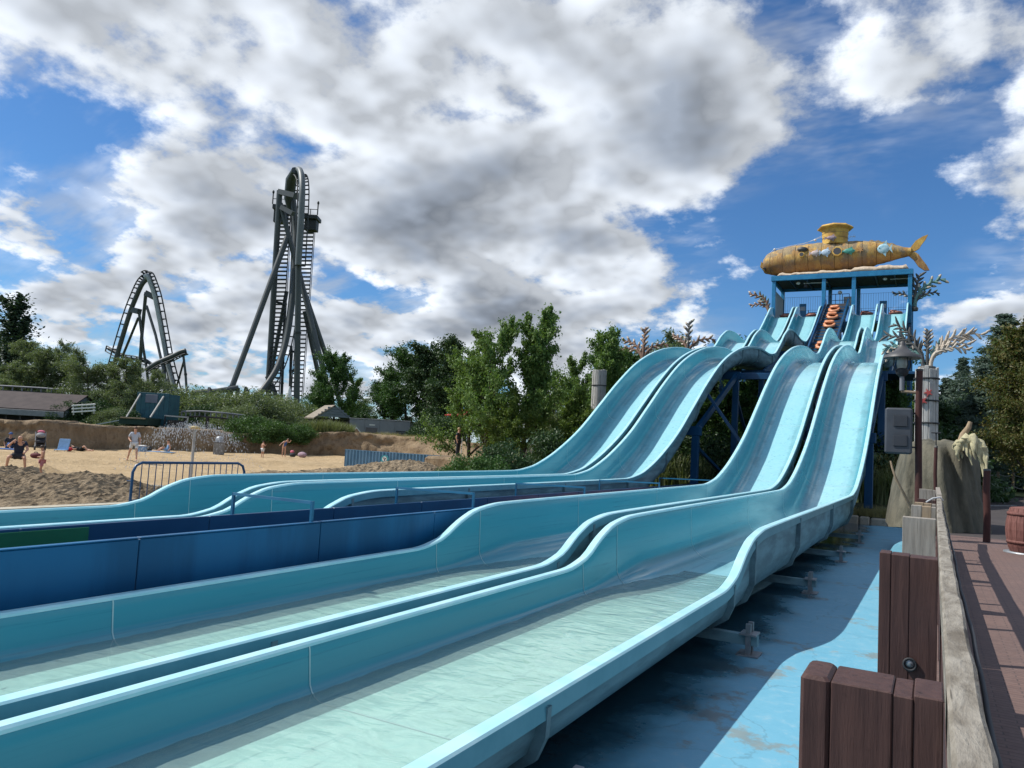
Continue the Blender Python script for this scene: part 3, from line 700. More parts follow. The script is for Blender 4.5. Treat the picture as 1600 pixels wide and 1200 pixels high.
for z in (21.6, 22.05):
    tw = MB(); tw.lathe([(1.185, z), (1.215, z+.02), (1.185, z+.04)], 24, (-8.72, 79, 0), caps=False); tw.build('tower_band', M_SUB, SUBT, off)
def on_hull(x, z):
    r_ = hermite(SX, SR, x); c_ = sub_c(x); q = max(0, 1-((z-c_)/r_)**2); return 79-.92*r_*math.sqrt(q)
def porthole(x, z, r_, n):
    y = on_hull(x, z); Mp = Matrix.Translation((x, y-.02, z)) @ Matrix.Rotation(R(90), 4, 'X') @ Matrix.Rotation(R(-8), 4, 'X')
    ring = [(r_*math.cos(2*math.pi*i/n+.2), r_*math.sin(2*math.pi*i/n+.2)) for i in range(n)]
    b = MB(); b.prism([(a*1.32, c*1.32) for a, c in ring], .22, Mp); o = b.build('porthole', M_ORE, SUBT, off)
    b = MB(); b.prism(ring, .06, Mp @ Matrix.Translation((0, 0, .10))); b.build('porthole_glass', M_SUBD, o, off)
porthole(-8.35, 20.05, .36, 8); porthole(-11.55, 19.95, .2, 8)
b = MB(); b.ball((-11.5, on_hull(-11.5, 20.5)-.05, 20.5), .5, 1, .5, .5); b.build('eye_hood', M_SUBD, SUBT, off)
b = MB(); b.ball((-15.2, 78.5, 18.95), .35, .6, 1, .5); b.build('mouth', M_SUBD, SUBT, off)
for i in range(5):
    a = -1+i*.45; b = MB(); b.tube([(-15.42+.05*abs(a), 79+a, 19.6), (-15.5, 79+a*.9, 19.1), (-15.15, 79+a*.8, 18.75)], .05, 6); b.build('jaw_strip', M_ORE, SUBT, off)
# rope and balls from bow to tower
b = MB(); b.tube([(-15.0, 78.7, 20.35), (-14.4, 78.7, 20.95), (-13, 78.75, 21.2), (-11.2, 78.8, 21.45), (-9.9, 78.8, 22.0)], .018, 5); b.tube([(-12.2, 78.8, 21.2), (-10.2, 78.75, 21.75), (-9.8, 78.75, 21.9)], .018, 5); b.build('rigging', M_WHITE, SUBT, off)
for p in ((-14.3, 78.7, 20.95), (-10.5, 78.75, 21.62)):
    b = MB(); b.ball(p, .12); b.build('float_ball', M_WHITE, SUBT, off)
b = MB(); b.bar((-7.5, 79, 21.75), (-6.9, 79, 21.75), .03, .03)
for x in (-7.3, -7.1, -6.95): b.bar((x, 78.75, 21.75), (x, 79.25, 21.75), .02, .02); b.bar((x, 79, 21.6), (x, 79, 21.95), .02, .02)
b.build('aerial', M_WHITE, SUBT, off)
def fish(x, z, ln, hh, mat, name, label, flip=1, y=None):
    y = (on_hull(x, z) if y is None else y)-.12
    t_ = tag(bpy.data.objects.new(name, None), label, 'ornament', 'ornaments fixed along the submarine side'); C.objects.link(t_); t_.location = (x, y, z)
    b = MB(); rings = []
    for a in np.linspace(-1, 1, 9):
        q = math.sqrt(max(0.02, 1-a*a)); rings.append([(a*ln*.5, .11*q*math.cos(k*math.pi/5), hh*.5*q*math.sin(k*math.pi/5)) for k in range(10)])
    b.loft(rings); b.build('body', mat, t_)
    Mf = Matrix.Rotation(R(90), 4, 'X')
    for pts in ([(ln*.4*flip, 0), (ln*.75*flip, hh*.5), (ln*.65*flip, 0), (ln*.75*flip, -hh*.5)], [(-.1*ln, hh*.4), (.25*ln, hh*.85), (.3*ln, hh*.3)], [(-.1*ln, -hh*.4), (.2*ln, -hh*.8), (.25*ln, -hh*.3)]):
        if flip < 0: pts = pts[::-1]
        b = MB(); b.prism(pts, .05, Mf); b.build('fin', mat, t_)
    b = MB(); b.ball((-.33*ln*flip, -.10, .08*hh), .04); b.build('eye', M_DARK, t_)
M_F1 = pm('fish_pink_grey', (.46, .34, .34), (.55, .5, .48), 4, .5); M_F2 = pm('fish_pale_blue', (.36, .48, .62), (.5, .6, .7), 4, .5)
M_F3 = pm('fish_green', (.04, .24, .20), (.07, .32, .26), 4, .5); M_F4 = pm('fish_ice_blue', (.20, .42, .52), (.45, .62, .68), 3, .5)
fish(-10.3, 20.0, .8, .5, M_F1, 'fish_ornament', 'pinkish grey fish on the submarine side, left of the blue fish', -1)
fish(-9.35, 20.0, .85, .62, M_F2, 'fish_ornament', 'pale blue fish beside the big round porthole of the submarine', -1)
fish(-7.3, 20.0, 1.05, .5, M_F3, 'fish_ornament', 'green fish on the submarine side between porthole and coral star', -1)
fish(-4.4, 20.12, 1.05, .95, M_F4, 'fish_ornament', 'ice blue angular fish near the submarine tail', 1)
fish(-8.9, 21.45, .9, .42, pm('fish_mauve', (.22, .15, .19), (.35, .27, .30), 4, .5), 'fish_ornament', 'mauve fish at the foot of the conning tower', -1, y=77.85)
def star(c, r_, mat, label, nrm_rot, name='starfish_ornament', n=5):
    pts = []
    for i in range(2*n):
        q = r_ if i % 2 == 0 else r_*.36; pts.append((q*math.sin(math.pi*i/n), q*math.cos(math.pi*i/n)))
    b = MB(); b.prism(pts, .06, nrm_rot); o = b.build(name, mat, None, c); o['label'] = label; o['category'] = 'ornament'; return o
c_ = Vector((-6.35, on_hull(-6.35, 20.1)-.05, 20.1)); star(c_, .34, pm('coral_orange', (.55, .29, .11), None, 5, .7), 'orange coral star on the submarine side', Matrix.Translation(c_) @ Matrix.Rotation(R(90), 4, 'X'), n=6)

# ------------------------------------------------------------------ seaweed fronds
M_SWB = pm('brown_seaweed', (.13, .075, .05), (.22, .13, .09), 5, .6); M_SWW = pm('pale_seaweed', (.40, .33, .255), (.52, .46, .38), 5, .6)
M_SWG = pm('green_seaweed', (.06, .16, .15), (.14, .26, .24), 5, .6); M_SWD = pm('dark_seaweed', (.045, .05, .05), (.09, .09, .085), 5, .6)
def frond(parent, base, off, az, ln, lean, mat, tipmat=None, nf=9, th=.06, name='frond'):
    """one curved stem with finger-like side branches"""
    base = Vector(base); d = Vector((math.cos(az), .35*math.sin(az)+.1, 0)); pts = []; 
    for i in range(9):
        s = i/8; a = lean*s**1.2
        pts.append(base+d*(ln*s*math.sin(a))+Vector((0, 0, ln*s*math.cos(a)*1.0)))
    b = MB(); b.tube(pts, [th*(1-.75*i/8) for i in range(9)], 6); rg = random.Random(int(abs(base.x*100)+az*57+ln*31))
    fg = MB()
    for k in range(nf):
        s = .35+.65*k/nf; i = min(int(s*8), 7); p = pts[i].lerp(pts[i+1], s*8-i); tn = (pts[i+1]-pts[i]).normalized()
        side = 1 if k % 2 else -1; per = Vector((-tn.z, 0, tn.x))*side+Vector((0, rg.uniform(-.5, .5), 0))
        q = p+(tn*.75+per*.65).normalized()*ln*rg.uniform(.12, .22)
        b.tube([p, (p+q)/2+tn*.02, q], [th*.6, th*.6, th*.25], 6)
        if tipmat: fg.tube([p.lerp(q, .62), p.lerp(q, .85), q+(q-p)*.04], [th*.62, th*.5, th*.26], 6)
    o = b.build(name, mat, parent, off)
    if tipmat: fg.build('tips', tipmat, o, off)['kind'] = 'stuff'
    return o
def seaweed(base, specs, label, hold=None):
    t_ = thing('seaweed_ornament', label, 'ornament', base)
    b = MB(); b.lathe([(.30, -.25), (.34, .0), (.2, .15), (.05, .2)], 10, tuple(base)); b.build('holder', M_SWD, t_, tuple(base))
    for (az, ln, lean, mat, tm) in specs: frond(t_, base, tuple(base), az, ln, lean, mat, tm, th=.05*ln+.03)
    return t_
seaweed(Vector((-14.35, 77.0, 14.0)), [(3.1, 3.0, .75, M_SWB, M_SWW), (2.9, 2.2, 1.1, M_SWB, M_SWW), (3.3, 2.4, .45, M_SWB, M_SWG)], 'brown and white seaweed ornament on the left edge of the launch tower')
seaweed(Vector((-1.75, 77.0, 14.2)), [(.1, 3.6, .75, M_SWG, M_SWW), (.0, 2.4, 1.0, M_SWD, M_SWG), (3.0, 2.3, .9, M_SWD, M_SWW), (.3, 3.2, .15, M_SWD, None)], 'green and dark seaweed ornament on the right edge of the launch tower')
seaweed(Vector((-17.9, 51, 6.1)), [(3.0, 2.4, .8, M_SWB, M_SWW), (3.2, 2.1, 1.1, M_SWB, M_SWW), (1.5, 2.6, .12, M_SWB, M_SWW), (.2, 2.2, .9, M_SWB, M_SWW)], 'brown seaweed ornament with white tips behind the leftmost slide crest')
seaweed(Vector((-16.2, 56, 7.2)), [(2.8, 2.2, .7, M_SWB, M_SWW), (1.6, 2.7, .1, M_SWD, M_SWW), (.2, 2.4, 1.0, M_SWB, M_SWW)], 'seaweed ornament with one dark upright frond left of the slide crest')
# ------------------------------------------------------------------ timber columns
def wood_mat(name, c1, c2, c3, rough=.85, grain=(9, 9, .7), bs=.5, dist=.012):
    m, t, p, o = new_mat(name)
    v = t.vm('ADD', objc(t), t.vm('SCALE', (3.1, 7.7, 5.3), t.n('ShaderNodeObjectInfo').outputs['Random']))
    g = t.noise(t.vm('MULTIPLY', v, grain), 3.2, 8, .65, .3); n = t.noise(v, 2.2, 6, .6); f = t.noise(v, 34, 4, .6)
    col = t.mix(t.ramp(g, .34, .66), c1, c2); col = t.mix(t.ramp(n, .5, .72, 0, .75), col, c3)
    ck = t.noise(t.vm('MULTIPLY', v, tuple(q*.9 if q > 2 else q*.25 for q in grain)), 4.5, 3, .5); col = t.mix(t.ramp(ck, .66, .70, 0, .75), col, tuple(q*.3 for q in c1))
    col = t.mix(t.ramp(f, .62, .75, 0, .3), col, tuple(q*.5 for q in c1))
    t.set(p.inputs['Base Color'], col); p.inputs['Roughness'].default_value = rough; p.inputs['Specular IOR Level'].default_value = .25
    bump(t, p, t.m('ADD', g, t.m('MULTIPLY', n, .6)), bs, dist); return m
M_PALEW = wood_mat('pale_weathered_timber', (.36, .36, .35), (.50, .49, .46), (.26, .26, .25))
M_BROWNW = wood_mat('brown_stained_timber', (.060, .033, .030), (.085, .046, .040), (.045, .027, .026), .62)
M_GREYW = wood_mat('grey_weathered_timber', (.24, .215, .185), (.33, .30, .26), (.17, .15, .125))
M_TANW = wood_mat('tan_timber', (.27, .20, .13), (.36, .27, .18), (.20, .16, .12))
M_RAILW = wood_mat('weathered_rail_timber', (.175, .155, .125), (.32, .295, .25), (.085, .068, .05), .9, (5, 1.2, 5), .9, .02)
M_REDW = wood_mat('red_brown_post', (.055, .022, .019), (.078, .032, .027), (.035, .018, .016), .6)
def timber_column(name, label, base, top, r_, n=16, fronds=False):
    t_ = thing(name, label, 'column', base); off = tuple(base); rg = random.Random(int(r_*1000+top))
    core = MB(); core.lathe([(r_*.86, base[2]), (r_*.86, top-.1)], 12, (base[0], base[1], 0)); core.build('core', M_SWD, t_, off)
    for i in range(n):
        a = 2*math.pi*i/n; wd = 2*math.pi*r_/n*.90
        M = Matrix.Translation((base[0], base[1], 0)) @ Matrix.Rotation(a, 4, 'Z')
        b = MB(); b.bbox(r_*.86, r_+rg.uniform(-.02, .02), -wd/2, wd/2, base[2], top+rg.uniform(-.06, .05), .012, M); b.build('plank', M_PALEW, t_, off)
    H = top-base[2]
    for f in (.30, .58, .86):
        b = MB(); z = base[2]+H*f; b.lathe([(r_+.02, z-.02), (r_+.045, z-.02), (r_+.045, z+.025), (r_+.02, z+.025)], 20, (base[0], base[1], 0)); b.build('iron_band', M_DARK, t_, off)
    return t_
CX, CY = -.24, 27.0
timber_column('timber_column', 'pale ribbed timber column standing on the grey rock by the path', (CX, CY, .62), 3.08, .32)
timber_column('timber_column', 'pale ribbed timber column left of the leftmost slide', (-18, 43.5, -1.9), 4.8, .42)
timber_column('timber_column', 'timber column under the brown seaweed behind the slide crest', (-17.9, 51, -1.9), 5.86, .40)
timber_column('timber_column', 'timber column under the seaweed with the dark upright frond', (-16.2, 56, -1.8), 6.96, .40)
W0 = Vector((CX, CY, 3.1)); t_ = thing('seaweed_ornament', 'spreading bunch of dark, green and pale fronds on top of the timber column', 'ornament', W0)
b = MB(); b.lathe([(.25, 3.0), (.25, 3.12), (.05, 3.16)], 12, (CX, CY, 0)); b.build('holder', M_SWD, t_, tuple(W0))
for i, (az, ln, lean, mat, tm) in enumerate([(3.14, 1.75, .85, M_SWD, None), (3.0, 1.5, 1.1, M_SWG, M_SWW), (3.3, 1.3, 1.25, M_SWD, M_SWW), (3.1, 1.9, .55, M_SWD, None), (2.9, 1.2, .95, M_SWG, M_SWW), (1.5, 1.35, .10, M_SWD, M_SWW), (.5, 1.0, .45, M_SWG, None), (.05, 2.05, .98, M_SWW, M_SWW), (.2, 1.5, 1.0, M_SWW, None), (-.2, 1.35, 1.12, M_SWW, M_SWW), (.1, 1.7, .8, M_SWW, None), (.6, .9, .7, M_SWG, None)]):
    frond(t_, W0+Vector((.10*math.cos(az), -.05+.03*(i % 4), 0)), tuple(W0), az, ln*.88, lean, mat, tm, 12, .062)
M_RED = pm('red_starfish', (.42, .06, .05), (.34, .05, .05), 6, .6)
for dx, z, r_, lab in ((.05, 2.28, .14, 'red starfish ornament high on the timber column'), (-.10, 2.03, .15, 'red starfish ornament lower down the timber column')):
    c_ = Vector((CX+dx, CY-.36, z)); star(c_, r_, M_RED, lab, Matrix.Translation(c_) @ Matrix.Rotation(R(90), 4, 'X') @ Matrix.Rotation(.4, 4, 'Z'))
# ------------------------------------------------------------------ rock base
M_ROCK = pm('grey_rockwork', (.15, .138, .10), (.075, .072, .052), 1.7, .95, bmp=.9, bscale=6, stretch=(1, 1, .45), bdist=.06)
M_ROCKY = pm('yellow_rockwork', (.50, .46, .29), (.36, .33, .20), 2.0, .9, bmp=.7, bscale=7, bdist=.04)
RB = (.05, 25.6, -1.68); t_ = thing('artificial_rock', 'grey draped artificial rock carrying the timber column at the end of the fence', 'rock', RB)
b = MB(); rings = []; NR = 96
prf = [(z_, float(np.interp(z_, [-1.7, -1.3, -.6, 0, .35, .58, .72, .78], [1.22, 1.14, 1.03, .95, .88, .76, .58, .3]))) for z_ in (-1.7, -1.5, -1.3, -1.1, -.9, -.7, -.5, -.3, -.1, .1, .3, .45, .58, .68, .75, .78)]
for z, rr in prf:
    ring = []
    for i in range(NR):
        a = 2*math.pi*i/NR; k = 1+.06*math.sin(a*7+z*.9)+.045*math.sin(a*13+1.3+z*.6)+.03*math.sin(a*3+z*2.0)+.022*abs(math.sin(a*17+z*1.3))+.018*math.sin(a*29+z*3)
        ring.append((RB[0]+rr*k*math.cos(a)*(1.0 if math.cos(a) < 0 else 1.05), RB[1]+rr*k*math.sin(a)*1.9, z+.05*math.sin(a*5)))
    rings.append(ring)
b.loft(rings, True, True, True); b.build('body', M_ROCK, t_, RB)
rg = random.Random(6)
for k in range(11):
    x0 = .50+.065*k+rg.uniform(-.02, .02); z0 = .62+.26*math.sin(math.pi*min(1, k/9))-.05*(k == 0); ln_ = (.35, .42, .3, .5, .75, .6, .5, .95, 1.0, .7, .45)[k]; q = []
    for s in np.linspace(0, 1, 9): q.append((x0+.16*s*ln_+.012*math.sin(s*9+k), 23.62+.05*math.sin(k*1.9)-.22*s*ln_-.05*math.sin(s*5+k), z0-ln_*s))
    b = MB(); b.tube(q, [.075+.03*math.sin(k*2.3)]+[(.085+.02*math.sin(k*3+j*1.7))*(1-j/9.5) for j in range(1, 9)], 8); b.build('yellow_drip', M_ROCKY, t_, RB)
b = MB(); rings = []
for k, x in enumerate(np.linspace(.42, 1.18, 12)):
    zt = .66+.30*math.sin(math.pi*k/11)+.05*math.sin(k*2.1); e = .3 if k in (0, 11) else 1
    rings.append([(x, 23.58+.04*math.sin(k*1.7), zt-.30*e), (x, 23.55+.05*math.sin(k*2.3), zt-.12*e), (x+.02, 23.7, zt), (x, 24.2, zt-.02), (x, 24.6, zt-.35*e)])
b.loft(rings, True, True, True); b.build('yellow_crest', M_ROCKY, t_, RB)
b = MB(); b.bbox(-.55, .25, 26.3, 27.7, .50, .61, .03); b.build('plinth', M_PALEW, t_, RB)
def stick(name, label, pts, r_, mat):
    b = MB(); n = len(pts); b.tube(pts, [r_*(1-.5*i/(n-1)) for i in range(n)], 7); o = b.build(name, mat, None, pts[0]); return tag(o, label, 'driftwood')
stick('driftwood_branch', 'thin pale branch curving down the left side of the rock', [(-.55, 23.4, -1.1), (-.72, 23.3, -.72), (-.90, 23.2, -.35), (-1.0, 23.2, -.05), (-1.04, 23.25, .12)], .045, M_TANW)
stick('driftwood_stump', 'short broken driftwood stump on the top right of the rock', [(.62, 24.3, .70), (.68, 24.3, .95), (.80, 24.3, 1.15), (.84, 24.32, 1.30)], .11, M_TANW)

# ------------------------------------------------------------------ posts, lamp, sign box
def post(name, label, x, y, z0, z1, r_, mat, cat='post', base=True):
    t_ = thing(name, label, cat, (x, y, z0)); b = MB()
    b.tube([(x, y, z0), (x+.01, y, z0+(z1-z0)*.35), (x-.012, y, z0+(z1-z0)*.7), (x, y, z1)], [r_*1.03, r_, r_*1.02, r_*.97], 12); b.build('shaft', mat, t_, (x, y, z0))
    b = MB(); b.lathe([(r_*1.06, z1-.02), (r_*1.0, z1+.02), (.01, z1+.03)], 12, (x, y, 0)); b.build('cap', M_SWD, t_, (x, y, z0))
    return t_
LPY = 20.4
lp = post('lantern_post', 'tall round red-brown timber post carrying the bell lantern', -.33, LPY, -1.65, 2.28, .075, M_REDW); off = (-.33, LPY, -1.65)
b = MB(); b.tube([(-.38, LPY, 1.74), (-.72, LPY, 1.77)], .035, 8); b.build('arm', M_TANW, lp, off)
LZ = -.28; LN = (-.70, LPY, 2.05+LZ); ln = thing('bell_lantern', 'dark bell-shaped lantern on an arm beside the tall post', 'lamp', LN)
b = MB(); b.tube([(-.70, LPY, 2.07), (-.70, LPY, 2.42)], .05, 10); b.build('stem', M_GREY, ln, (LN[0], LN[1], 2.05))
b = MB(); b.lathe([(.06, 2.40), (.13, 2.46), (.15, 2.55), (.10, 2.60)], 14, (-.70, LPY, 0)); b.build('cup', M_DARK, ln, (LN[0], LN[1], 2.05))
b = MB(); b.lathe([(.10, 2.58), (.12, 2.70), (.11, 2.84)], 12, (-.70, LPY, 0)); b.build('glass', pm('lantern_glass', (.35, .36, .34), None, 4, .15), ln, (LN[0], LN[1], 2.05))
for i in range(4):
    a = .6+i*math.pi/2; b = MB(); q = [(-.70+.14*math.cos(a), LPY+.14*math.sin(a), 2.5), (-.70+.22*math.cos(a), LPY+.22*math.sin(a), 2.66), (-.70+.2*math.cos(a), LPY+.2*math.sin(a), 2.86)]
    b.tube(q, .014, 6); b.build('cage_bar', M_DARK, ln, (LN[0], LN[1], 2.05))
b = MB(); b.lathe([(.42, 2.84), (.40, 2.90), (.22, 2.98), (.11, 3.10), (.06, 3.17), (.07, 3.22), (.01, 3.26)], 20, (-.70, LPY, 0)); b.build('hood', pm('lantern_hood', (.05, .052, .056), (.07, .07, .072), 5, .5), ln, (LN[0], LN[1], 2.05))
sb = thing('sign_back', 'grey moulded rectangular sign housing hung left of the tall post', 'sign', (-.73, LPY-.1, .28)); off = (-.73, LPY-.1, .28)
b = MB(); b.bbox(-1.04, -.46, LPY-.22, LPY-.02, .28, 1.36, .04); b.build('housing', pm('sign_housing_grey', (.045, .052, .064), (.058, .066, .08), 3, .5), sb, off)
for z in (.46, .92):
    b = MB(); b.bbox(-.86, -.56, LPY-.245, LPY-.221, z, z+.26, .01); o = b.build('recess_panel', pm('sign_panel_%d' % int(z*100), (.035, .04, .05), None, 3, .55), sb, off)  # raised panel, its darker colour stands for the shade of a recess
b = MB(); b.bar((-.46, LPY-.05, 1.25), (-.36, LPY, 1.25), .04, .04); b.bar((-.46, LPY-.05, .45), (-.36, LPY, .45), .04, .04); b.build('bracket', M_DARK, sb, off)
post('slim_post', 'slim red-brown post in front of the grey rock', .03, 21.6, -1.65, .52, .04, M_REDW)
post('dark_post', 'square-shouldered dark red post at the edge of the paved deck', 1.08, 21.2, -1.65, .02, .075, M_REDW)
b = MB(); b.bbox(-.08, .14, 22.0, 22.06, .86, .89, .008); o = tag(b.build('stump_shelf', M_DARK, None, (.03, 22, .86)), 'small dark shelf plate on a thin stalk before the column', 'bracket')
b.v = b.v  # plate only
q = MB(); q.tube([(.03, 22.03, .55), (.03, 22.03, .86)], .015, 6); q.build('stalk', M_DARK, o, (.03, 22, .86))

# ------------------------------------------------------------------ timber fence
FY = [2.36, 5.95, 10.35, 13.2, 15.6, 18.2, 20.2]
FL = ['nearest dark brown plank buttress of the fence, chipped pale at its top left corner', 'second dark brown plank buttress of the fence with a round bolt hole', 'grey weathered plank buttress of the fence, first after the brown ones',
      'half grey, half tan plank buttress of the fence', 'narrow tan plank buttress of the fence', 'low dark-topped plank buttress near the far end of the fence', 'farthest plank buttress of the fence beside the rock']
for i, y in enumerate(FY):
    x0, x1 = (-.325, .028) if i < 3 else (-.30, .028)
    mt = M_BROWNW if i < 2 else M_GREYW
    top = -.60+(.0, .0, .0, .02, -.03, -.06, .1)[i]
    t_ = thing('fence_buttress', FL[i], 'fence post', (0, y, -2.4), group='plank buttresses of the timber fence'); off = (0, y, -2.4)
    cutw = [(0, .22), (.226, .66), (.662, .80), (.803, 1)] if i == 0 else ([(0, .20), (.206, .52), (.524, 1)] if i == 1 else ([(0, .985)] if i == 2 else [(0, .42), (.43, .80), (.82, 1)]))
    for j, (a, c) in enumerate(cutw):
        m_ = mt if not ((i == 3 and j == 1) or (i == 4 and j < 2)) else M_TANW
        if i == 5: m_ = M_BROWNW
        xa, xb = x0+(x1-x0)*a, x0+(x1-x0)*c; zt = top-(.0, .006, .012, .004)[j % 4]*(1 if i < 3 else 1)
        b = MB(); b.bbox(xa, xb, y+.003*j, y+.20+.003*j, -2.4, zt, .0035 if not (i == 0 and j == 0) else .010); b.build('plank', m_, t_, off)
    if i == 0:
        b = MB(); b.prism([(-.3265, -.650), (-.3265, -.620), (-.309, -.6015), (-.305, -.606), (-.320, -.640)], .15, Matrix.Translation((0, y+.10, 0)) @ Matrix(((1, 0, 0, 0), (0, 0, -1, 0), (0, 1, 0, 0), (0, 0, 0, 1)))); b.build('chipped_edge', M_TANW, t_, off)  # pale strip: the brighter light on this corner put into the colour
    if i == 1:
        b = MB(); 
        for k_ in range(1): b.lathe([(.045, 0), (.045, .012), (.032, .014), (.032, .002)], 16)
        b.v = [(-.13+xx, y-.002-zz, -1.32+yy) for xx, yy, zz in b.v]; o = b.build('bolt_washer', M_DARK, t_, off)
        b = MB(); b.lathe([(.026, 0), (.026, .006), (.002, .008)], 14); b.v = [(-.13+xx, y-.004-zz, -1.312+yy) for xx, yy, zz in b.v]; b.build('bolt_head', M_GALV, t_, off)
tf = thing('timber_rail_fence', 'weathered grey timber rail with lower boards running along the deck edge', 'fence', (.08, 8, -1.65)); off = (.08, 8, -1.65)
joints = [-8, -3.6, .6, 4.25, 7.1, 10.6, 14.2, 17.2]
for k in range(len(joints)-1):
    ya, yb = joints[k]+.006, joints[k+1]-.006; b = MB(); rings = []; rg = random.Random(k); n = 14
    for y in np.linspace(ya, yb, n):
        bow = .005*math.sin(y*.9)+.002*rg.uniform(-1, 1) + (.0 if y < 13 else .03*(y-13)/4)
        xa, xb, zt = .036+bow*.25, .118+bow*.5+.004*rg.uniform(-1, 1), -.60+.004*rg.uniform(-1, 1)
        rings.append([(xa, y, zt-.14), (xb, y, zt-.14), (xb, y, zt-.012), (xb-.012, y, zt), (xa+.010, y, zt), (xa, y, zt-.010)])
    b.loft(rings, True, True, False); b.build('top_rail', M_RAILW, tf, off)
for k in range(3):
    for q in range(5):
        y0 = -8+q*5.2; b = MB(); b.bbox(.05, .085, y0+.01, y0+5.19, -1.6+k*.17, -1.6+k*.17+.162, .006); b.build('lower_board', M_BROWNW, tf, off)
for y in np.arange(-6, 17.2, 1.72):
    b = MB(); b.bbox(.045, .115, y-.035, y+.035, -1.65, -.745, .006); b.build('upright', M_BROWNW, tf, off)
rings = [(0.34, 17.2), (.12, 18.2), (.10, 19.0), (.13, 19.8)]
b = MB(); b.bar((.10, 17.22, -.66), (.10, 18.6, -.64), .08, .13); b.build('top_rail', M_GREYW, tf, off)
b = MB(); b.bar((.10, 18.62, -.62), (.07, 20.1, -.50), .08, .13); b.build('top_rail', M_GREYW, tf, off)
hose = []
for k, y in enumerate(np.linspace(-3, 16.5, 90)): hose.append((.137+.003*math.sin(y*2.1)+.002*math.sin(y*7.3), y, -.655-.006*math.sin(y*1.4)))
b = MB(); b.tube(hose, .008, 7); tag(b.build('hose', M_DARK, None, hose[0]), 'thin black hose strung along the outer side of the timber rail', 'hose')
b = MB(); b.tube([(-.12, 15.9, -.62), (-.02, 16.3, -.56), (.10, 16.6, -.545), (.15, 16.65, -.60)], .014, 6); tag(b.build('rope_tie', M_WHITE, None, (-.12, 15.9, -.62)), 'short white rope tied over the rail near the far end', 'rope')

# ------------------------------------------------------------------ barrel
BX = (1.72, 19.2, -1.65); bt = thing('wooden_barrel', 'red-brown wooden barrel standing on the deck', 'barrel', BX)
M_BARREL = wood_mat('barrel_wood', (.14, .058, .048), (.21, .095, .08), (.09, .04, .036), .7)
prb = [(.0, .335), (.1, .37), (.3, .405), (.45, .415), (.6, .405), (.8, .365), (.89, .335)]
for i in range(20):
    a0 = 2*math.pi*i/20+.008; a1 = 2*math.pi*(i+1)/20-.008; b = MB(); rr = []
    for z, r_ in prb: rr.append([(BX[0]+q*math.cos(a), BX[1]+q*math.sin(a), BX[2]+.03+z) for q, a in ((r_-.03, a0), (r_, a0), (r_, a1), (r_-.03, a1))])
    b.loft(rr, True, True, False); b.build('stave', M_BARREL, bt, BX)
for z, r_ in ((.74, .378), (.17, .386)):
    b = MB(); b.lathe([(r_+.004, z), (r_+.012, z), (r_+.008, z+.06), (r_, z+.06)], 24, (BX[0], BX[1], BX[2]+.03)); b.build('hoop', M_BARREL, bt, BX)
b = MB(); b.lathe([(.31, .86), (.31, .90), (.05, .93)], 24, (BX[0], BX[1], BX[2]+.03)); b.build('lid', M_BARREL, bt, BX)
b = MB(); b.lathe([(.45, 0), (.45, .025), (.05, .03)], 24, BX); b.build('base_disc', M_GALV, bt, BX)

# ------------------------------------------------------------------ rope fence beyond the path
rf = thing('rope_fence', 'low rope fence on pale timber posts beyond the tarmac', 'fence', (4, 62, -1.65)); off = (4, 62, -1.65)
px_ = [1.9, 2.9, 3.8, 4.65, 5.6, 6.6, 7.6]
for x in px_:
    b = MB(); b.tube([(x, 62, -1.65), (x, 62, -.02)], .08, 8); b.build('post', M_TANW, rf, off)
for i in range(len(px_)-1):
    for z in (-.16, -.95):
        b = MB(); b.tube([(px_[i]+(px_[i+1]-px_[i])*s, 61.95, z-.14*math.sin(math.pi*s)) for s in np.linspace(0, 1, 9)], .022, 6); b.build('rope', M_PALEW, rf, off)
b = MB(); b.bar((2.0, 43, -1.66), (3.6, 46, -1.655), .06, .004); tag(b.build('painted_line', M_WHITE, None, (2, 43, -1.65)), 'faint white line painted on the tarmac', None, None, 'structure')
# ------------------------------------------------------------------ sandy bank and terrace behind the beach
FWH = Vector((fw.x, fw.y, 0)).normalized(); RTH = Vector((FWH.y, -FWH.x, 0))
def flat(u, d, z):              # the point at screen column u, depth d, height z
    p = at(u, hz(u), d); return Vector((p.x, p.y, z))
BK = [(-260, 42, -.25), (-150, 44, -.25), (0, 45.5, -.28), (60, 46, -.12), (110, 48, -.28), (150, 50, -.34), (200, 53, -.28), (300, 57, -.2), (400, 60, -.35), (450, 62, -.3), (485, 64, -.05), (512, 65, .22), (560, 66, .22), (620, 66, .15), (680, 63, .12), (705, 58, 0), (728, 52, -.1), (780, 49, -.1)]
def bank_mat():
    m, t, p, o = new_mat('sandy_bank'); v = objc(t)
    n1 = t.noise(t.vm('MULTIPLY', v, (1.2, 1.2, .28)), 1.3, 8, .65); n2 = t.noise(v, 3.5, 8, .7); n3 = t.noise(v, .35, 4)
    col = t.mix(t.ramp(n1, .35, .65), (.195, .14, .085), (.285, .21, .13)); col = t.mix(t.ramp(n2, .48, .7), col, (.14, .09, .05))
    col = t.mix(t.ramp(n3, .45, .65, 0, .5), col, (.33, .245, .145))
    t.set(p.inputs['Base Color'], col); p.inputs['Roughness'].default_value = .95; bump(t, p, t.m('ADD', n1, n2), 1.0, .12); return m
us = np.array([q[0] for q in BK], float); pts = [flat(q[0], q[1], 0) for q in BK]
NB = 420; uu = np.linspace(us[0], us[-1], NB); bx_ = np.interp(uu, us, [p.x for p in pts]); by_ = np.interp(uu, us, [p.y for p in pts]); bt_ = np.interp(uu, us, [q[2] for q in BK])
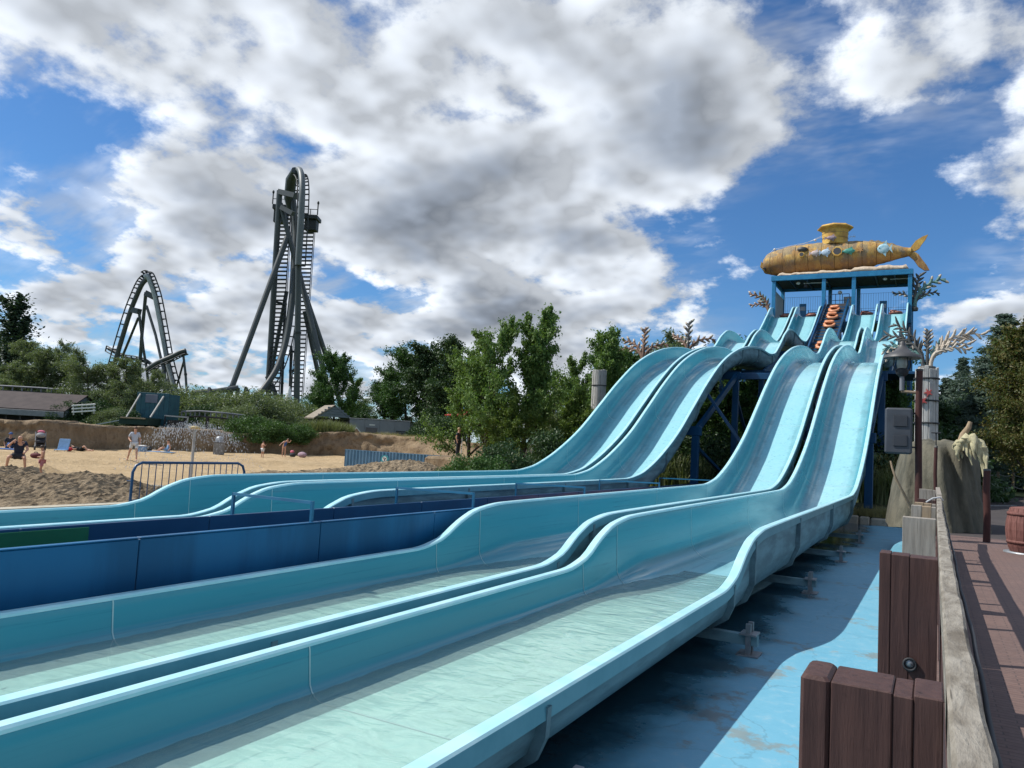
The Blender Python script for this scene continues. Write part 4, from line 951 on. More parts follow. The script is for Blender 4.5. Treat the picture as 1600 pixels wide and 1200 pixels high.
ker = np.ones(9)/9; sm_ = lambda a: np.concatenate([a[:4], np.convolve(a, ker, 'valid'), a[-4:]]); bx_, by_, bt_ = sm_(bx_), sm_(by_), sm_(bt_)
S_ = np.arange(NB)*.25; V = []
for j in range(12):
    s = j/9.0
    if j <= 9:
        lean = .55*s**1.3-.10*math.sin(s*6); z = -2.05+(bt_+2.05)*min(1, s)
        dsp = .16*sines(S_*.5, np.full(NB, j*.55), 41, .35, 5, .7); zz = z+.07*sines(S_, np.zeros(NB), 43, .16, 4, .6)*s
    else:
        lean = .55+(j-9)*1.2; dsp = 0*S_; zz = bt_+.05*sines(S_, np.full(NB, j), 44, .3, 4)+.02*(j-9)
    X = bx_+FWH.x*(lean+dsp); Y = by_+FWH.y*(lean+dsp); V.append(np.stack([X, Y, zz+0*X], 1))
V = np.concatenate(V); I = np.arange(12*NB).reshape(12, NB)
F = np.stack([I[:-1, :-1].ravel(), I[:-1, 1:].ravel(), I[1:, 1:].ravel(), I[1:, :-1].ravel()], 1)
tag(link('sandy_bank', me_np('sandy_bank', V, F, True), bank_mat()), 'rough brown sandy bank closing off the back of the beach', 'bank')
b = MB(); n = len(BK); fr = [flat(q[0], q[1]+2.2, q[2]-.12) for q in BK]; bk = [flat(q[0], 330, -.4) for q in BK]
b.add(fr+bk, [(i, i+1, n+i+1, n+i) for i in range(n-1)]); tag(b.build('terrace', M_GRASS), 'raised grassy ground behind the sandy bank', None, None, 'structure')

# ------------------------------------------------------------------ people
M_SKIN = pm('skin_light', (.55, .31, .21), (.48, .26, .17), 5, .55); M_SKIN2 = pm('skin_tan', (.42, .22, .14), (.36, .18, .11), 5, .55)
M_HAIRD = pm('dark_hair', (.03, .02, .015), (.05, .032, .02), 12, .6); M_HAIRB = pm('brown_hair', (.09, .05, .03), (.13, .07, .04), 12, .6)
CL = {k: pm('cloth_'+k, c, None, 7, .85, bmp=.15) for k, c in dict(navy=(.012, .02, .045), white=(.66, .68, .70), black=(.018, .018, .02), blue=(.05, .12, .32), paleblue=(.20, .36, .58), red=(.42, .03, .04), pink=(.70, .18, .26), trunk=(.10, .09, .13), rose=(.40, .16, .18), dark=(.03, .032, .04), grey=(.30, .31, .33), stripe=(.36, .25, .30), floral=(.45, .50, .58)).items()}
def skin_mesh(name, jv, ed, rad, root, sub=2):
    names = list(jv); me = bpy.data.meshes.new('tmp'); me.from_pydata([tuple(jv[k]) for k in names], [(names.index(a), names.index(c)) for a, c in ed], [])
    o = bpy.data.objects.new('tmp', me); C.objects.link(o); md = o.modifiers.new('s', 'SKIN')
    for i, k in enumerate(names):
        sv = me.skin_vertices[0].data[i]; r_ = rad[k]; sv.radius = r_ if isinstance(r_, tuple) else (r_, r_); sv.use_root = (k == root)
    md.use_smooth_shade = True; o.modifiers.new('u', 'SUBSURF').levels = sub
    dg = bpy.context.evaluated_depsgraph_get(); out = bpy.data.meshes.new_from_object(o.evaluated_get(dg)); out.name = name
    bpy.data.objects.remove(o); bpy.data.meshes.remove(me); out.materials.clear(); return out
STAND = dict(pelvis=(0, 0, .93), waist=(0, -.01, 1.10), chest=(0, 0, 1.30), neck=(0, -.01, 1.46), head=(0, -.03, 1.56), crown=(0, -.02, 1.66),
             shL=(.17, 0, 1.39), elL=(.24, .03, 1.12), wrL=(.25, -.06, .89), haL=(.24, -.09, .80), shR=(-.17, 0, 1.39), elR=(-.24, .03, 1.12), wrR=(-.25, -.06, .89), haR=(-.24, -.09, .80),
             hiL=(.10, 0, .88), knL=(.115, -.02, .48), anL=(.12, .02, .08), toL=(.13, -.13, .035), hiR=(-.10, 0, .88), knR=(-.115, -.02, .48), anR=(-.12, .02, .08), toR=(-.13, -.13, .035))
RAD = dict(pelvis=(.135, .10), waist=(.12, .095), chest=(.145, .105), neck=.052, head=.082, crown=.066, sh=.056, el=.043, wr=.031, ha=.036, hi=.082, kn=.058, an=.038, to=.036)
EDG = [('pelvis', 'waist'), ('waist', 'chest'), ('chest', 'neck'), ('neck', 'head'), ('head', 'crown')]+[e for s in 'LR' for e in (('chest', 'sh'+s), ('sh'+s, 'el'+s), ('el'+s, 'wr'+s), ('wr'+s, 'ha'+s), ('pelvis', 'hi'+s), ('hi'+s, 'kn'+s), ('kn'+s, 'an'+s), ('an'+s, 'to'+s))]
def person(label, loc, rz, pose=None, height=1.7, skin=None, hair=M_HAIRB, wear=(), hat=None):
    J = {k: Vector(v) for k, v in STAND.items()}
    if pose: J.update({k: Vector(v) for k, v in pose.items()})
    t_ = thing('person', label, 'person', loc, rz, 'people on the beach'); t_.scale = (height/1.72,)*3
    rad = {k: RAD.get(k) or RAD[k[:2]] for k in J}
    link('body', skin_mesh('body', J, EDG, rad, 'pelvis'), skin or M_SKIN, t_)
    for kind, mt in wear:
        g = 1.22
        if kind in ('shirt', 'longshirt', 'swimsuit'):
            jv = {k: J[k] for k in ('pelvis', 'waist', 'chest')}; ed = [('pelvis', 'waist'), ('waist', 'chest')]
            rd = {k: tuple(q*g for q in RAD[k]) for k in jv}
            jv['top'] = J['chest'].lerp(J['neck'], .55); ed.append(('chest', 'top')); rd['top'] = .075
            for s in 'LR':
                jv['sh'+s] = J['sh'+s]; ed.append(('chest', 'sh'+s)); rd['sh'+s] = .072 if kind != 'swimsuit' else .045
                if kind != 'swimsuit':
                    jv['el'+s] = J['sh'+s].lerp(J['el'+s], .85 if kind == 'longshirt' else .6); ed.append(('sh'+s, 'el'+s)); rd['el'+s] = .066
                else:
                    jv['hi'+s] = J['pelvis'].lerp(J['hi'+s], .9); ed.append(('pelvis', 'hi'+s)); rd['hi'+s] = .098
            link('shirt' if kind != 'swimsuit' else 'swimsuit', skin_mesh('shirt', jv, ed, rd, 'waist'), mt, t_)
        elif kind in ('shorts', 'trousers'):
            jv = {'pelvis': J['pelvis']}; ed = []; rd = {'pelvis': (.16, .12)}
            for s in 'LR':
                jv['hi'+s] = J['hi'+s]; jv['kn'+s] = J['hi'+s].lerp(J['kn'+s], .75) if kind == 'shorts' else J['kn'+s]; ed += [('pelvis', 'hi'+s), ('hi'+s, 'kn'+s)]; rd['hi'+s] = .103; rd['kn'+s] = .085 if kind == 'shorts' else .07
                if kind == 'trousers': jv['an'+s] = J['an'+s]; ed.append(('kn'+s, 'an'+s)); rd['an'+s] = .055
            link('shorts' if kind == 'shorts' else 'trousers', skin_mesh('shorts', jv, ed, rd, 'pelvis'), mt, t_)
    hd = J['head'].lerp(J['crown'], .55); ax = (J['crown']-J['neck']).normalized()
    if hair or hat:
        b = MB(); c_ = hd+ax*.035+Vector((0, .018, 0)); b.ball(c_, .094, .95, 1.05, .95)
        if hat: b.lathe([(.12, -.01), (.12, .005), (.05, .03)], 12, tuple(c_+ax*.0))
        b.build('hat' if hat else 'hair', hat or hair, t_)
    b = MB(); b.ball(J['head']+Vector((0, -.095, 0)), .018, .8, 1, 1.3, 6, 4); b.build('nose', skin or M_SKIN, t_)
    return t_
def beach_at(u, v):
    d = 1.93*1200/(v-hz(u)); p = flat(u, d, 0); z = float(beach_z(np.array([p.x]), np.array([p.y]))[0]); return Vector((p.x, p.y, z))
face_cam = math.atan2(-FWH.x, FWH.y)        # rotation that turns a figure's front (-y) towards the camera
SIT = dict(pelvis=(0, 0, .10), waist=(0, .04, .27), chest=(0, .02, .47), neck=(0, 0, .63), head=(0, -.03, .73), crown=(0, -.02, .83), shL=(.17, .02, .56), elL=(.25, .08, .30), wrL=(.22, -.05, .12), haL=(.22, -.10, .06), shR=(-.17, .02, .56), elR=(-.25, .08, .30), wrR=(-.22, -.05, .12), haR=(-.22, -.10, .06), hiL=(.10, -.05, .10), knL=(.15, -.40, .36), anL=(.14, -.62, .07), toL=(.15, -.76, .05), hiR=(-.10, -.05, .10), knR=(-.15, -.42, .30), anR=(-.14, -.66, .07), toR=(-.15, -.80, .05))
def lying(flip=1):
    return dict(pelvis=(0, 0, .12), waist=(-.18, 0, .13), chest=(-.38, 0, .16), neck=(-.53, 0, .20), head=(-.63, 0, .25), crown=(-.72, 0, .30), shL=(-.45, -.17, .18), elL=(-.30, -.30, .10), wrL=(-.12, -.26, .12), haL=(-.05, -.22, .14), shR=(-.45, .17, .18), elR=(-.25, .28, .10), wrR=(-.05, .24, .10), haR=(.02, .22, .1), hiL=(.08, -.09, .12), knL=(.42, -.12, .34), anL=(.70, -.10, .07), toL=(.82, -.10, .10), hiR=(.08, .09, .12), knR=(.48, .12, .12), anR=(.86, .13, .07), toR=(.92, .13, .17))
CHAIRSIT = dict(pelvis=(0, .0, .50), waist=(0, -.02, .68), chest=(.01, -.10, .88), neck=(.02, -.16, 1.02), head=(.02, -.22, 1.10), crown=(.02, -.22, 1.20), shL=(.18, -.10, .96), elL=(.28, -.22, .72), wrL=(.20, -.42, .62), haL=(.17, -.48, .58), shR=(-.16, -.10, .96), elR=(-.34, -.12, .80), wrR=(-.16, -.30, 1.0), haR=(-.08, -.30, 1.06), hiL=(.11, -.03, .48), knL=(.22, -.42, .44), anL=(.26, -.36, .08), toL=(.30, -.50, .035), hiR=(-.11, -.03, .48), knR=(-.26, -.38, .46), anR=(-.30, -.30, .08), toR=(-.36, -.44, .035))
gp = beach_at(35, 736)
person('bald man in a navy shirt sitting hunched on the sand ledge at the far left', gp, face_cam+.5, CHAIRSIT, 1.72, M_SKIN, None, (('shirt', CL['navy']), ('shorts', CL['dark'])))
person('small child in swim shorts standing near the gravel heap, head bowed', beach_at(73, 741), face_cam-.9, dict(head=(.0, -.07, 1.55), crown=(0, -.08, 1.65), elL=(.24, -.02, 1.14), wrL=(.10, -.18, 1.10), haL=(.04, -.22, 1.12), elR=(-.24, -.02, 1.14), wrR=(-.10, -.20, 1.08), haR=(-.04, -.24, 1.08), knL=(.12, -.06, .48), anL=(.14, .06, .08), toL=(.14, -.10, .035)), 1.12, M_SKIN2, M_HAIRD, (('shorts', CL['rose']),))
person('man in a white patterned shirt and white shorts walking on the sand', beach_at(213, 722), face_cam+.4, dict(knL=(.14, -.16, .50), anL=(.16, -.20, .08), toL=(.18, -.35, .035), knR=(-.18, .08, .50), anR=(-.26, .24, .10), toR=(-.28, .10, .035), elR=(-.28, .02, 1.14), wrR=(-.18, -.16, 1.0), haR=(-.12, -.22, .98)), 1.70, M_SKIN, M_HAIRB, (('longshirt', CL['floral']), ('shorts', CL['white'])))
person('person in dark clothes and blue cap lounging at the far left by the bank', beach_at(20, 705), face_cam+.8, SIT, 1.72, M_SKIN2, None, (('longshirt', CL['dark']), ('trousers', CL['blue'])), CL['blue'])
person('person in black reclining beside the blue beach chair', beach_at(130, 706), face_cam-.3, lying(), 1.68, M_SKIN, M_HAIRD, (('shirt', CL['black']), ('shorts', CL['black'])))
person('person in pale blue sitting on a towel near the sprinkler', beach_at(266, 710), face_cam-.9, SIT, 1.66, M_SKIN, M_HAIRB, (('swimsuit', CL['paleblue']), ('shorts', CL['paleblue'])))
person('small child in pale trunks standing by the sandy bank', beach_at(413, 717), face_cam+2.6, dict(elR=(-.24, -.06, 1.18), wrR=(-.2, -.2, 1.3), haR=(-.2, -.22, 1.38)), 1.12, M_SKIN, M_HAIRD, (('shorts', CL['white']),))
person('girl in a blue swimsuit leaning with one arm stretched out', beach_at(446, 718), face_cam+.6, dict(chest=(.10, -.06, 1.28), neck=(.17, -.10, 1.42), head=(.22, -.14, 1.50), crown=(.26, -.16, 1.59), shL=(.24, -.03, 1.36), elL=(.40, -.1, 1.30), wrL=(.48, -.16, 1.45), haL=(.5, -.18, 1.52), shR=(-.05, -.05, 1.36), elR=(-.26, -.08, 1.22), wrR=(-.42, -.10, 1.04), haR=(-.48, -.12, .98)), 1.36, M_SKIN, M_HAIRB, (('swimsuit', CL['blue']),))
pp = flat(1523, 55, -1.66); o = person('person in dark clothes walking on the path beyond the rock', pp, face_cam, None, 1.74, M_SKIN, M_HAIRD, (('longshirt', CL['black']), ('trousers', CL['black']))); o['group'] = 'people on the path'
pp = flat(716, 44, -1.95); o = person('fair-haired person in dark clothes half hidden by the leafy young tree', pp+Vector((0, 0, 1.05)), face_cam+1.2, None, 1.68, M_SKIN, pm('fair_hair', (.40, .28, .14), None, 9, .6), (('shirt', CL['dark']), ('trousers', CL['dark']))); o['group'] = 'people on the path'
bm_ = MB(); bm_.bbox(pp.x-1.5, pp.x+1.5, pp.y-1.2, pp.y+1.2, -2.1, -.91, .15); tag(bm_.build('raised_step', bank_mat(), None, (pp.x, pp.y, -2.1)), 'sandy step at the foot of the bank behind the young tree', 'step')

# ------------------------------------------------------------------ beach things
def pushchair(loc, rz):
    t_ = thing('pushchair', 'dark pushchair loaded with a pink hat by the sandy bank', 'pushchair', loc, rz)
    for x in (-.25, .25):
        for y in (-.35, .30):
            b = MB(); b.lathe([(.05, -.03), (.13, -.03), (.13, .03), (.05, .03)], 14); b.v = [(x+q[2], y+q[0], .13+q[1]) for q in b.v]; b.build('wheel', M_DARK, t_)
        b = MB(); b.tube([(x, -.35, .13), (x, .0, .45), (x, .35, 1.02)], .018, 6); b.tube([(x, .30, .13), (x, 0, .45), (x, -.2, .6)], .018, 6); b.build('frame', M_GALV, t_)
    b = MB(); b.tube([(-.25, .35, 1.02), (.25, .35, 1.02)], .02, 6); b.build('handle', M_DARK, t_)
    b = MB(); rr = [[(x, y, z) for y, z in ((-.3, .42), (.05, .36), (.28, .85), (.20, .92), (-.02, .55), (-.3, .52))] for x in (-.22, .22)]; b.loft(rr, True, True, False); b.build('seat', CL['dark'], t_)
    b = MB(); b.ball((0, .06, .84), .27, .9, 1, .62, 12, 7); b.build('canopy', CL['grey'], t_)
    b = MB(); b.bbox(-.2, .2, -.15, .25, .2, .36, .03); b.build('basket', CL['dark'], t_)
    b = MB(); b.ball((.0, .12, 1.04), .15, 1.25, 1, .6); b.build('pink_hat', CL['pink'], t_)
pushchair(beach_at(67, 706), face_cam+.6)
g = beach_at(102, 708); t_ = thing('beach_chair', 'pale blue low beach chair on the sand', 'chair', g, face_cam+.2)
b = MB(); b.bbox(-.28, .28, -.45, .08, .10, .14, .015); b.build('seat', CL['paleblue'], t_)
b = MB(); b.bbox(-.29, .29, .0, .06, 0, .68, .02, Matrix.Translation((0, .06, .12)) @ Matrix.Rotation(R(-22), 4, 'X')); b.build('backrest', CL['paleblue'], t_)
for x in (-.27, .27):
    for y in (-.4, .05): b = MB(); b.tube([(x, y, 0), (x, y, .11)], .016, 6); b.build('leg', M_GALV, t_)
def soft(name, label, g, rz, sx_, sy_, sz_, mat, cat, strap=True):
    t_ = thing(name, label, cat, g, rz); b = MB(); b.ball((0, 0, sz_*.48), 1, sx_/2, sy_/2, sz_/2, 12, 8); b.build('body', mat, t_)
    if strap: b = MB(); b.tube([(-sx_*.25, 0, sz_*.8), (-sx_*.1, 0, sz_*1.1), (sx_*.1, 0, sz_*1.1), (sx_*.25, 0, sz_*.8)], .02, 6); b.build('handle', M_DARK, t_)
    return t_
soft('red_bundle', 'bright red bundle beside the blue beach chair', beach_at(113, 707), 0, .45, .35, .25, CL['red'], 'bundle', False)
soft('holdall', 'dark red and black holdall on the sand near the standing child', beach_at(62, 719), .3, .55, .32, .26, pm('maroon_cloth', (.10, .012, .018), None, 6, .8), 'bag')
soft('rucksack', 'black rucksack next to the blue cool box', beach_at(237, 709), .2, .35, .3, .42, CL['black'], 'bag')
q = soft('pink_bag', 'dark bag with a pink top lying at the foot of the bank', beach_at(460, 717), 0, .5, .4, .36, CL['dark'], 'bag', False); b = MB(); b.ball((-.06, 0, .40), .14, 1.1, 1, .8); b.build('pink_top', CL['pink'], q)
soft('striped_bag', 'rounded striped mauve bag at the foot of the bank', beach_at(475, 718.5), 0, .78, .45, .42, CL['stripe'], 'bag')
g = beach_at(225, 708); t_ = thing('cool_box', 'blue cool box with a white lid behind the man in white', 'cool box', g, face_cam)
b = MB(); b.bbox(-.30, .30, -.18, .18, 0, .36, .03); b.build('body', CL['paleblue'], t_)
b = MB(); b.bbox(-.27, .27, -.17, .17, .362, .46, .04); b.build('lid', M_WHITE, t_)
g = beach_at(258, 711); b = MB(); b.bbox(-.9, .7, -.35, .35, .0, .035, .012, Matrix.Rotation(face_cam, 4, 'Z')); o = b.build('towel', CL['paleblue']); o.location = g; tag(o, 'pale blue towel spread on the sand near the sprinkler', 'towel')
g = beach_at(14, 706); b = MB(); b.bbox(-1.1, .8, -.4, .4, .0, .06, .02, Matrix.Rotation(face_cam, 4, 'Z')); o = b.build('towel', CL['blue']); o.location = g; tag(o, 'dark blue towel at the far left foot of the bank', 'towel')
g = beach_at(345, 711.5); t_ = thing('litter_bin', 'grey square litter bin with a pale domed top beside the bank', 'bin', g, face_cam+.2)
M_CONC = pm('concrete', (.24, .24, .23), (.17, .17, .165), 5, .9, bmp=.3)
b = MB(); b.bbox(-.33, .33, -.33, .33, 0, .86, .03); b.build('body', M_CONC, t_)
b = MB(); b.bbox(-.36, .36, -.36, .36, .862, .93, .02); b.build('collar', M_GREY, t_)
b = MB(); b.lathe([(.30, .93), (.30, 1.08), (.26, 1.22), (.15, 1.3), (.02, 1.32)], 16); b.build('dome', M_GALV, t_)
# sprinkler and its water
g = beach_at(305, 746); SPT = Vector((g.x, g.y, -.07)); t_ = thing('water_sprinkler', 'pale timber post with a yellow dish on top throwing water', 'sprinkler', g)
b = MB(); b.tube([(0, 0, -.1), (0, 0, SPT.z-g.z)], .055, 10); b.build('post', M_PALEW, t_)
b = MB(); zz = SPT.z-g.z; b.lathe([(.08, zz-.04), (.22, zz+.0), (.23, zz+.05), (.08, zz+.09)], 16); b.build('dish', pm('yellow_dish', (.55, .42, .18), None, 4, .6), t_)
rs = np.random.RandomState(9); ND = 2200; th = rs.rand(ND)*6.28; s = rs.rand(ND)**.8; s[:700] = .35+.3*rs.rand(700); sp = 2.2+.5*rs.rand(ND)
rr = sp*s*(.85+.3*rs.rand(ND)); zz = SPT.z+.06+.42*s-2.15*s**2.2+rs.randn(ND)*.09; k_ = zz > -1.85
P = np.stack([SPT.x+rr*np.cos(th), SPT.y+rr*np.sin(th), zz], 1)[k_]; sz_ = (.005+.009*rs.rand(len(P))**2)[:, None]
tet = np.array([(.6, .6, 3.2), (.6, -.6, -3.2), (-.6, .6, -3.2), (-.6, -.6, 3.2)], float)
V = (P[:, None, :]+tet[None]*sz_[:, None, :]).reshape(-1, 3); F = (np.arange(len(P))[:, None, None]*4+np.array([(0, 1, 2), (0, 3, 1), (0, 2, 3), (1, 3, 2)])[None]).reshape(-1, 3)
mw, tw_, pw, ow = new_mat('water_droplets'); pw.inputs['Base Color'].default_value = (.85, .88, .9, 1); pw.inputs['Roughness'].default_value = .12; pw.inputs['Transmission Weight'].default_value = .25
tag(link('water_spray', me_np('water_spray', V, F, False), mw), 'dome of water droplets thrown from the sprinkler', 'water spray', None, 'stuff')
# crowd barrier behind the left slide
A = Vector((-16.05, 11.35, 0)); B_ = Vector((-16.05, 14.6, 0)); g = (A+B_)/2; g.z = -1.95
t_ = thing('crowd_barrier', 'dark blue tubular crowd barrier between the left slide and the beach', 'barrier', g); off = tuple(g)
zt, zb = -.90, -1.95
b = MB(); b.tube([(A.x, A.y, zb), (A.x, A.y, zt-.22), (A.x, A.y+.07, zt-.07), (A.x, A.y+.22, zt), (A.x, B_.y-.22, zt), (A.x, B_.y-.07, zt-.07), (A.x, B_.y, zt-.22), (A.x, B_.y, zb)], .032, 8); b.build('frame', M_DBLUE, t_, off)
b = MB(); b.tube([(A.x, A.y, zb+.18), (A.x, B_.y, zb+.18)], .025, 8); b.build('bottom_rail', M_DBLUE, t_, off)
for y in np.linspace(A.y+.22, B_.y-.22, 16):
    b = MB(); b.tube([(A.x, y, zb+.18), (A.x, y, zt)], .011, 6); b.build('bar', M_DBLUE, t_, off)
b = MB(); b.tube([(A.x-.1, A.y-.06, zt-.42), (A.x, A.y, zt-.42)], .015, 6); b.build('hook', M_DBLUE, t_, off)
# corrugated fence
M_CORR = pm('blue_grey_corrugated', (.10, .22, .34), (.14, .27, .40), 1.5, .45, metal=.2)
fa, fb = flat(541, 49.5, 0), flat(740, 46.5, 0); n = 150; t_ = thing('corrugated_fence', 'low blue corrugated metal fence in front of the sandy bank', 'fence', (fa.x, fa.y, -1.95)); off = (fa.x, fa.y, -1.95)
dv = (fb-fa).normalized(); nv = Vector((-dv.y, dv.x, 0)); b = MB(); lo_ = []; hi_ = []
ph = 0
for i in range(n*2+1):
    s = i/(n*2); p = fa.lerp(fb, s)+nv*.06*math.sin(i*math.pi/4.0)
    lo_.append((p.x, p.y, -2.0)); hi_.append((p.x, p.y, -.93-.03*s))
b.loft([lo_, hi_], False, False, True); b.build('sheet', M_CORR, t_, off)
b = MB(); b.bar((fa.x, fa.y, -.93), (fb.x, fb.y, -.96), .05, .04); b.build('top_trim', M_CORR, t_, off)
sp_ = fa.lerp(fb, .335)-nv*.12; 
if (sp_-Vector((0, 0, 0))).length > fa.lerp(fb, .335).length: sp_ = fa.lerp(fb, .335)+nv*.12
g = Vector((sp_.x, sp_.y, -1.5)); Ms = Matrix.Translation(g) @ Matrix.Rotation(math.atan2(dv.y, dv.x), 4, 'Z') @ Matrix.Rotation(R(90), 4, 'X')
t_ = thing('notice_board', 'small teal notice with a round white emblem on the corrugated fence', 'sign', g); off = tuple(g)
b = MB(); b.prism([(-.27, -.35), (.27, -.35), (.27, .2), (.2, .33), (.0, .38), (-.2, .33), (-.27, .2)], .03, Ms); b.build('board', pm('teal_sign', (.05, .30, .34), None, 5, .5), t_, off)
b = MB(); b.prism([(.16*math.cos(a), .13+.16*math.sin(a)) for a in np.linspace(0, 6.28, 16, endpoint=False)], .012, Ms @ Matrix.Translation((0, 0, .022))); o = b.build('emblem', M_WHITE, t_, off)
for (x, y, r_) in ((-.05, .19, .045), (.06, .17, .04), (.0, .07, .05)):
    b = MB(); b.prism([(x+r_*math.cos(a), y+r_*math.sin(a)) for a in np.linspace(0, 6.28, 10, endpoint=False)], .008, Ms @ Matrix.Translation((0, 0, .033))); b.build('emblem_spot', M_DARK, o, off)
for y, wd in ((-.12, .36), (-.20, .42), (-.27, .3)):
    b = MB(); b.prism([(-wd/2, y-.022), (wd/2, y-.022), (wd/2, y+.022), (-wd/2, y+.022)], .01, Ms @ Matrix.Translation((0, 0, .021))); b.build('text_line', M_WHITE, t_, off)

# ------------------------------------------------------------------ buildings behind the bank
def frame_at(u, d, z): return Matrix.Translation(flat(u, d, z)) @ Matrix(((RTH.x, FWH.x, 0, 0), (RTH.y, FWH.y, 0, 0), (0, 0, 1, 0), (0, 0, 0, 1)))
def lbuild(b, name, mat, t_, M): b.v = [tuple(M @ Vector(q)) for q in b.v]; return b.build(name, mat, t_, tuple(t_.location))
M_ROOFB = pm('brown_felt_roof', (.050, .038, .037), (.068, .052, .049), 1.5, .9, bmp=.4, bscale=12)
M_SLATE = pm('slate_boards', (.13, .17, .19), (.18, .22, .24), 2, .75, stretch=(1, 1, 5))
M_TIMB = pm('dark_timber', (.035, .03, .03), (.05, .042, .04), 3, .85)
Fm = frame_at(50, 60, -.5); t_ = thing('boat_shed', 'long low shed with a brown felt roof at the far left', 'shed', Fm.translation)
b = MB(); b.add([(-9, -.4, 1.15), (2.75, -.4, 1.15), (2.75, 2.6, 2.55), (-9, 2.6, 2.55), (-9, -.4, 1.07), (2.75, -.4, 1.07), (2.75, 2.6, 2.47), (-9, 2.6, 2.47)], [(0, 1, 2, 3), (7, 6, 5, 4), (0, 4, 5, 1), (1, 5, 6, 2), (2, 6, 7, 3), (3, 7, 4, 0)])
b.add([(-9, 2.6, 2.55), (2.75, 2.6, 2.55), (2.75, 5.6, 1.15), (-9, 5.6, 1.15)], [(0, 1, 2, 3)]); lbuild(b, 'roof', M_ROOFB, t_, Fm)
b = MB(); b.bbox(-9, 2.7, -.46, -.42, .62, 1.06, .01); lbuild(b, 'fascia', M_GREY, t_, Fm)
b = MB(); b.prism([(-.1, 0), (5.3, 0), (5.3, 1.1), (2.6, 2.4), (-.1, 1.1)], .12, Matrix(((0, 0, 1, 2.55), (1, 0, 0, 0), (0, 1, 0, 0), (0, 0, 0, 1)))); lbuild(b, 'gable_wall', M_SLATE, t_, Fm)
b = MB(); b.box(-9, 2.45, .9, 1.0, 0, 1.05); lbuild(b, 'back_wall', M_TIMB, t_, Fm)
for x in np.arange(-8.5, 2.6, 1.1):
    b = MB(); b.bbox(x-.06, x+.06, -.2, -.08, -.05, 1.05, .01); lbuild(b, 'pillar', M_TIMB, t_, Fm)
Fm = frame_at(588, 82, -.3); t_ = thing('open_hut', 'small open-fronted hut with a pitched roof behind the reeds', 'hut', Fm.translation)
M_SHING = pm('pale_shingles', (.30, .26, .20), (.22, .19, .15), 4, .9, bmp=.4)
# hut: gable faces the camera
def gable(b, hw_, d0, d1, z0, zr): b.add([(-hw_, d0, z0), (0, d0, zr), (0, d1, zr), (-hw_, d1, z0), (-hw_, d0, z0-.12), (0, d0, zr-.12), (0, d1, zr-.12), (-hw_, d1, z0-.12)], [(0, 1, 2, 3), (7, 6, 5, 4), (0, 4, 5, 1), (1, 5, 6, 2), (2, 6, 7, 3), (3, 7, 4, 0)])
Fh = frame_at(519, 76, -.3); t_.location = Fh.translation; Fh = Fh @ Matrix.Rotation(.55, 4, 'Z')
b = MB(); gable(b, 2.0, -.2, 3, 1.85, 3.2); lbuild(b, 'roof_slope', M_SHING, t_, Fh)
b = MB(); gable(b, -2.0, -.2, 3, 1.85, 3.2); lbuild(b, 'roof_slope', M_SLATE, t_, Fh)
for k in range(4):
    z0 = 2.0+k*.25; hw_ = 1.7*(1-(z0-1.85)/1.35)
    b = MB(); b.bbox(-hw_-.1, hw_+.1, -.12, -.08, z0, z0+.235, .008); lbuild(b, 'gable_board', M_SLATE, t_, Fh)
b = MB(); b.box(-1.7, 1.7, 2.6, 2.7, -.4, 1.9); lbuild(b, 'back_wall', M_TIMB, t_, Fh)
for x in (-1.65, 1.65): b = MB(); b.bbox(x-.1, x+.1, -.1, .1, -.4, 1.85, .01); lbuild(b, 'post', M_TIMB, t_, Fh)
b = MB(); b.box(-1.7, -1.62, .1, 2.6, -.4, 1.8); b.box(1.62, 1.7, .1, 2.6, -.4, 1.8); lbuild(b, 'side_wall', M_TIMB, t_, Fh)
Fc = frame_at(592, 75, -.5); t_ = thing('site_cabin', 'flat grey metal cabin with a louvre and a red diamond sign behind the bank', 'cabin', Fc.translation)
M_CAB = pm('cabin_grey', (.19, .20, .22), (.22, .23, .25), 1.0, .6)
for k in range(4):
    x0 = -2.95+k*1.48; b = MB(); b.bbox(x0+.008, x0+1.472, 0, .06, 0, 2.1, .012); lbuild(b, 'wall_panel', M_CAB, t_, Fc)
b = MB(); b.box(-2.95, 2.97, .061, 2.4, 0, 2.08); lbuild(b, 'box', M_CAB, t_, Fc)
b = MB(); b.bbox(-3.0, 3.02, -.05, 2.45, 2.105, 2.2, .02); lbuild(b, 'roof', M_GREY, t_, Fc)
b = MB(); b.bbox(-1.35, -.2, -.03, -.005, .1, 1.35, .01); lbuild(b, 'door', pm('cabin_door', (.13, .115, .12), None, 2, .6), t_, Fc)
b = MB(); b.bbox(-1.0, -.45, -.03, -.005, 1.55, 1.68, .01); lbuild(b, 'name_plate', M_WHITE, t_, Fc)
for k in range(6): b = MB(); b.bbox(1.62, 2.55, -.05, -.005, .35+k*.15, .43+k*.15, .01); lbuild(b, 'louvre_slat', M_DARK, t_, Fc)
b = MB(); b.prism([(-2.25, .35), (-1.75, .85), (-2.25, 1.35), (-2.75, .85)], .03, Matrix(((1, 0, 0, 0), (0, 0, -1, -.04), (0, 1, 0, 0), (0, 0, 0, 1)))); lbuild(b, 'diamond_sign', M_WHITE, t_, Fc)
b = MB(); b.prism([(-2.25, .5), (-1.9, .85), (-2.25, 1.2), (-2.6, .85)], .02, Matrix(((1, 0, 0, 0), (0, 0, -1, -.07), (0, 1, 0, 0), (0, 0, 0, 1)))); lbuild(b, 'diamond_face', pm('dull_red', (.30, .10, .11), None, 3, .6), t_, Fc)
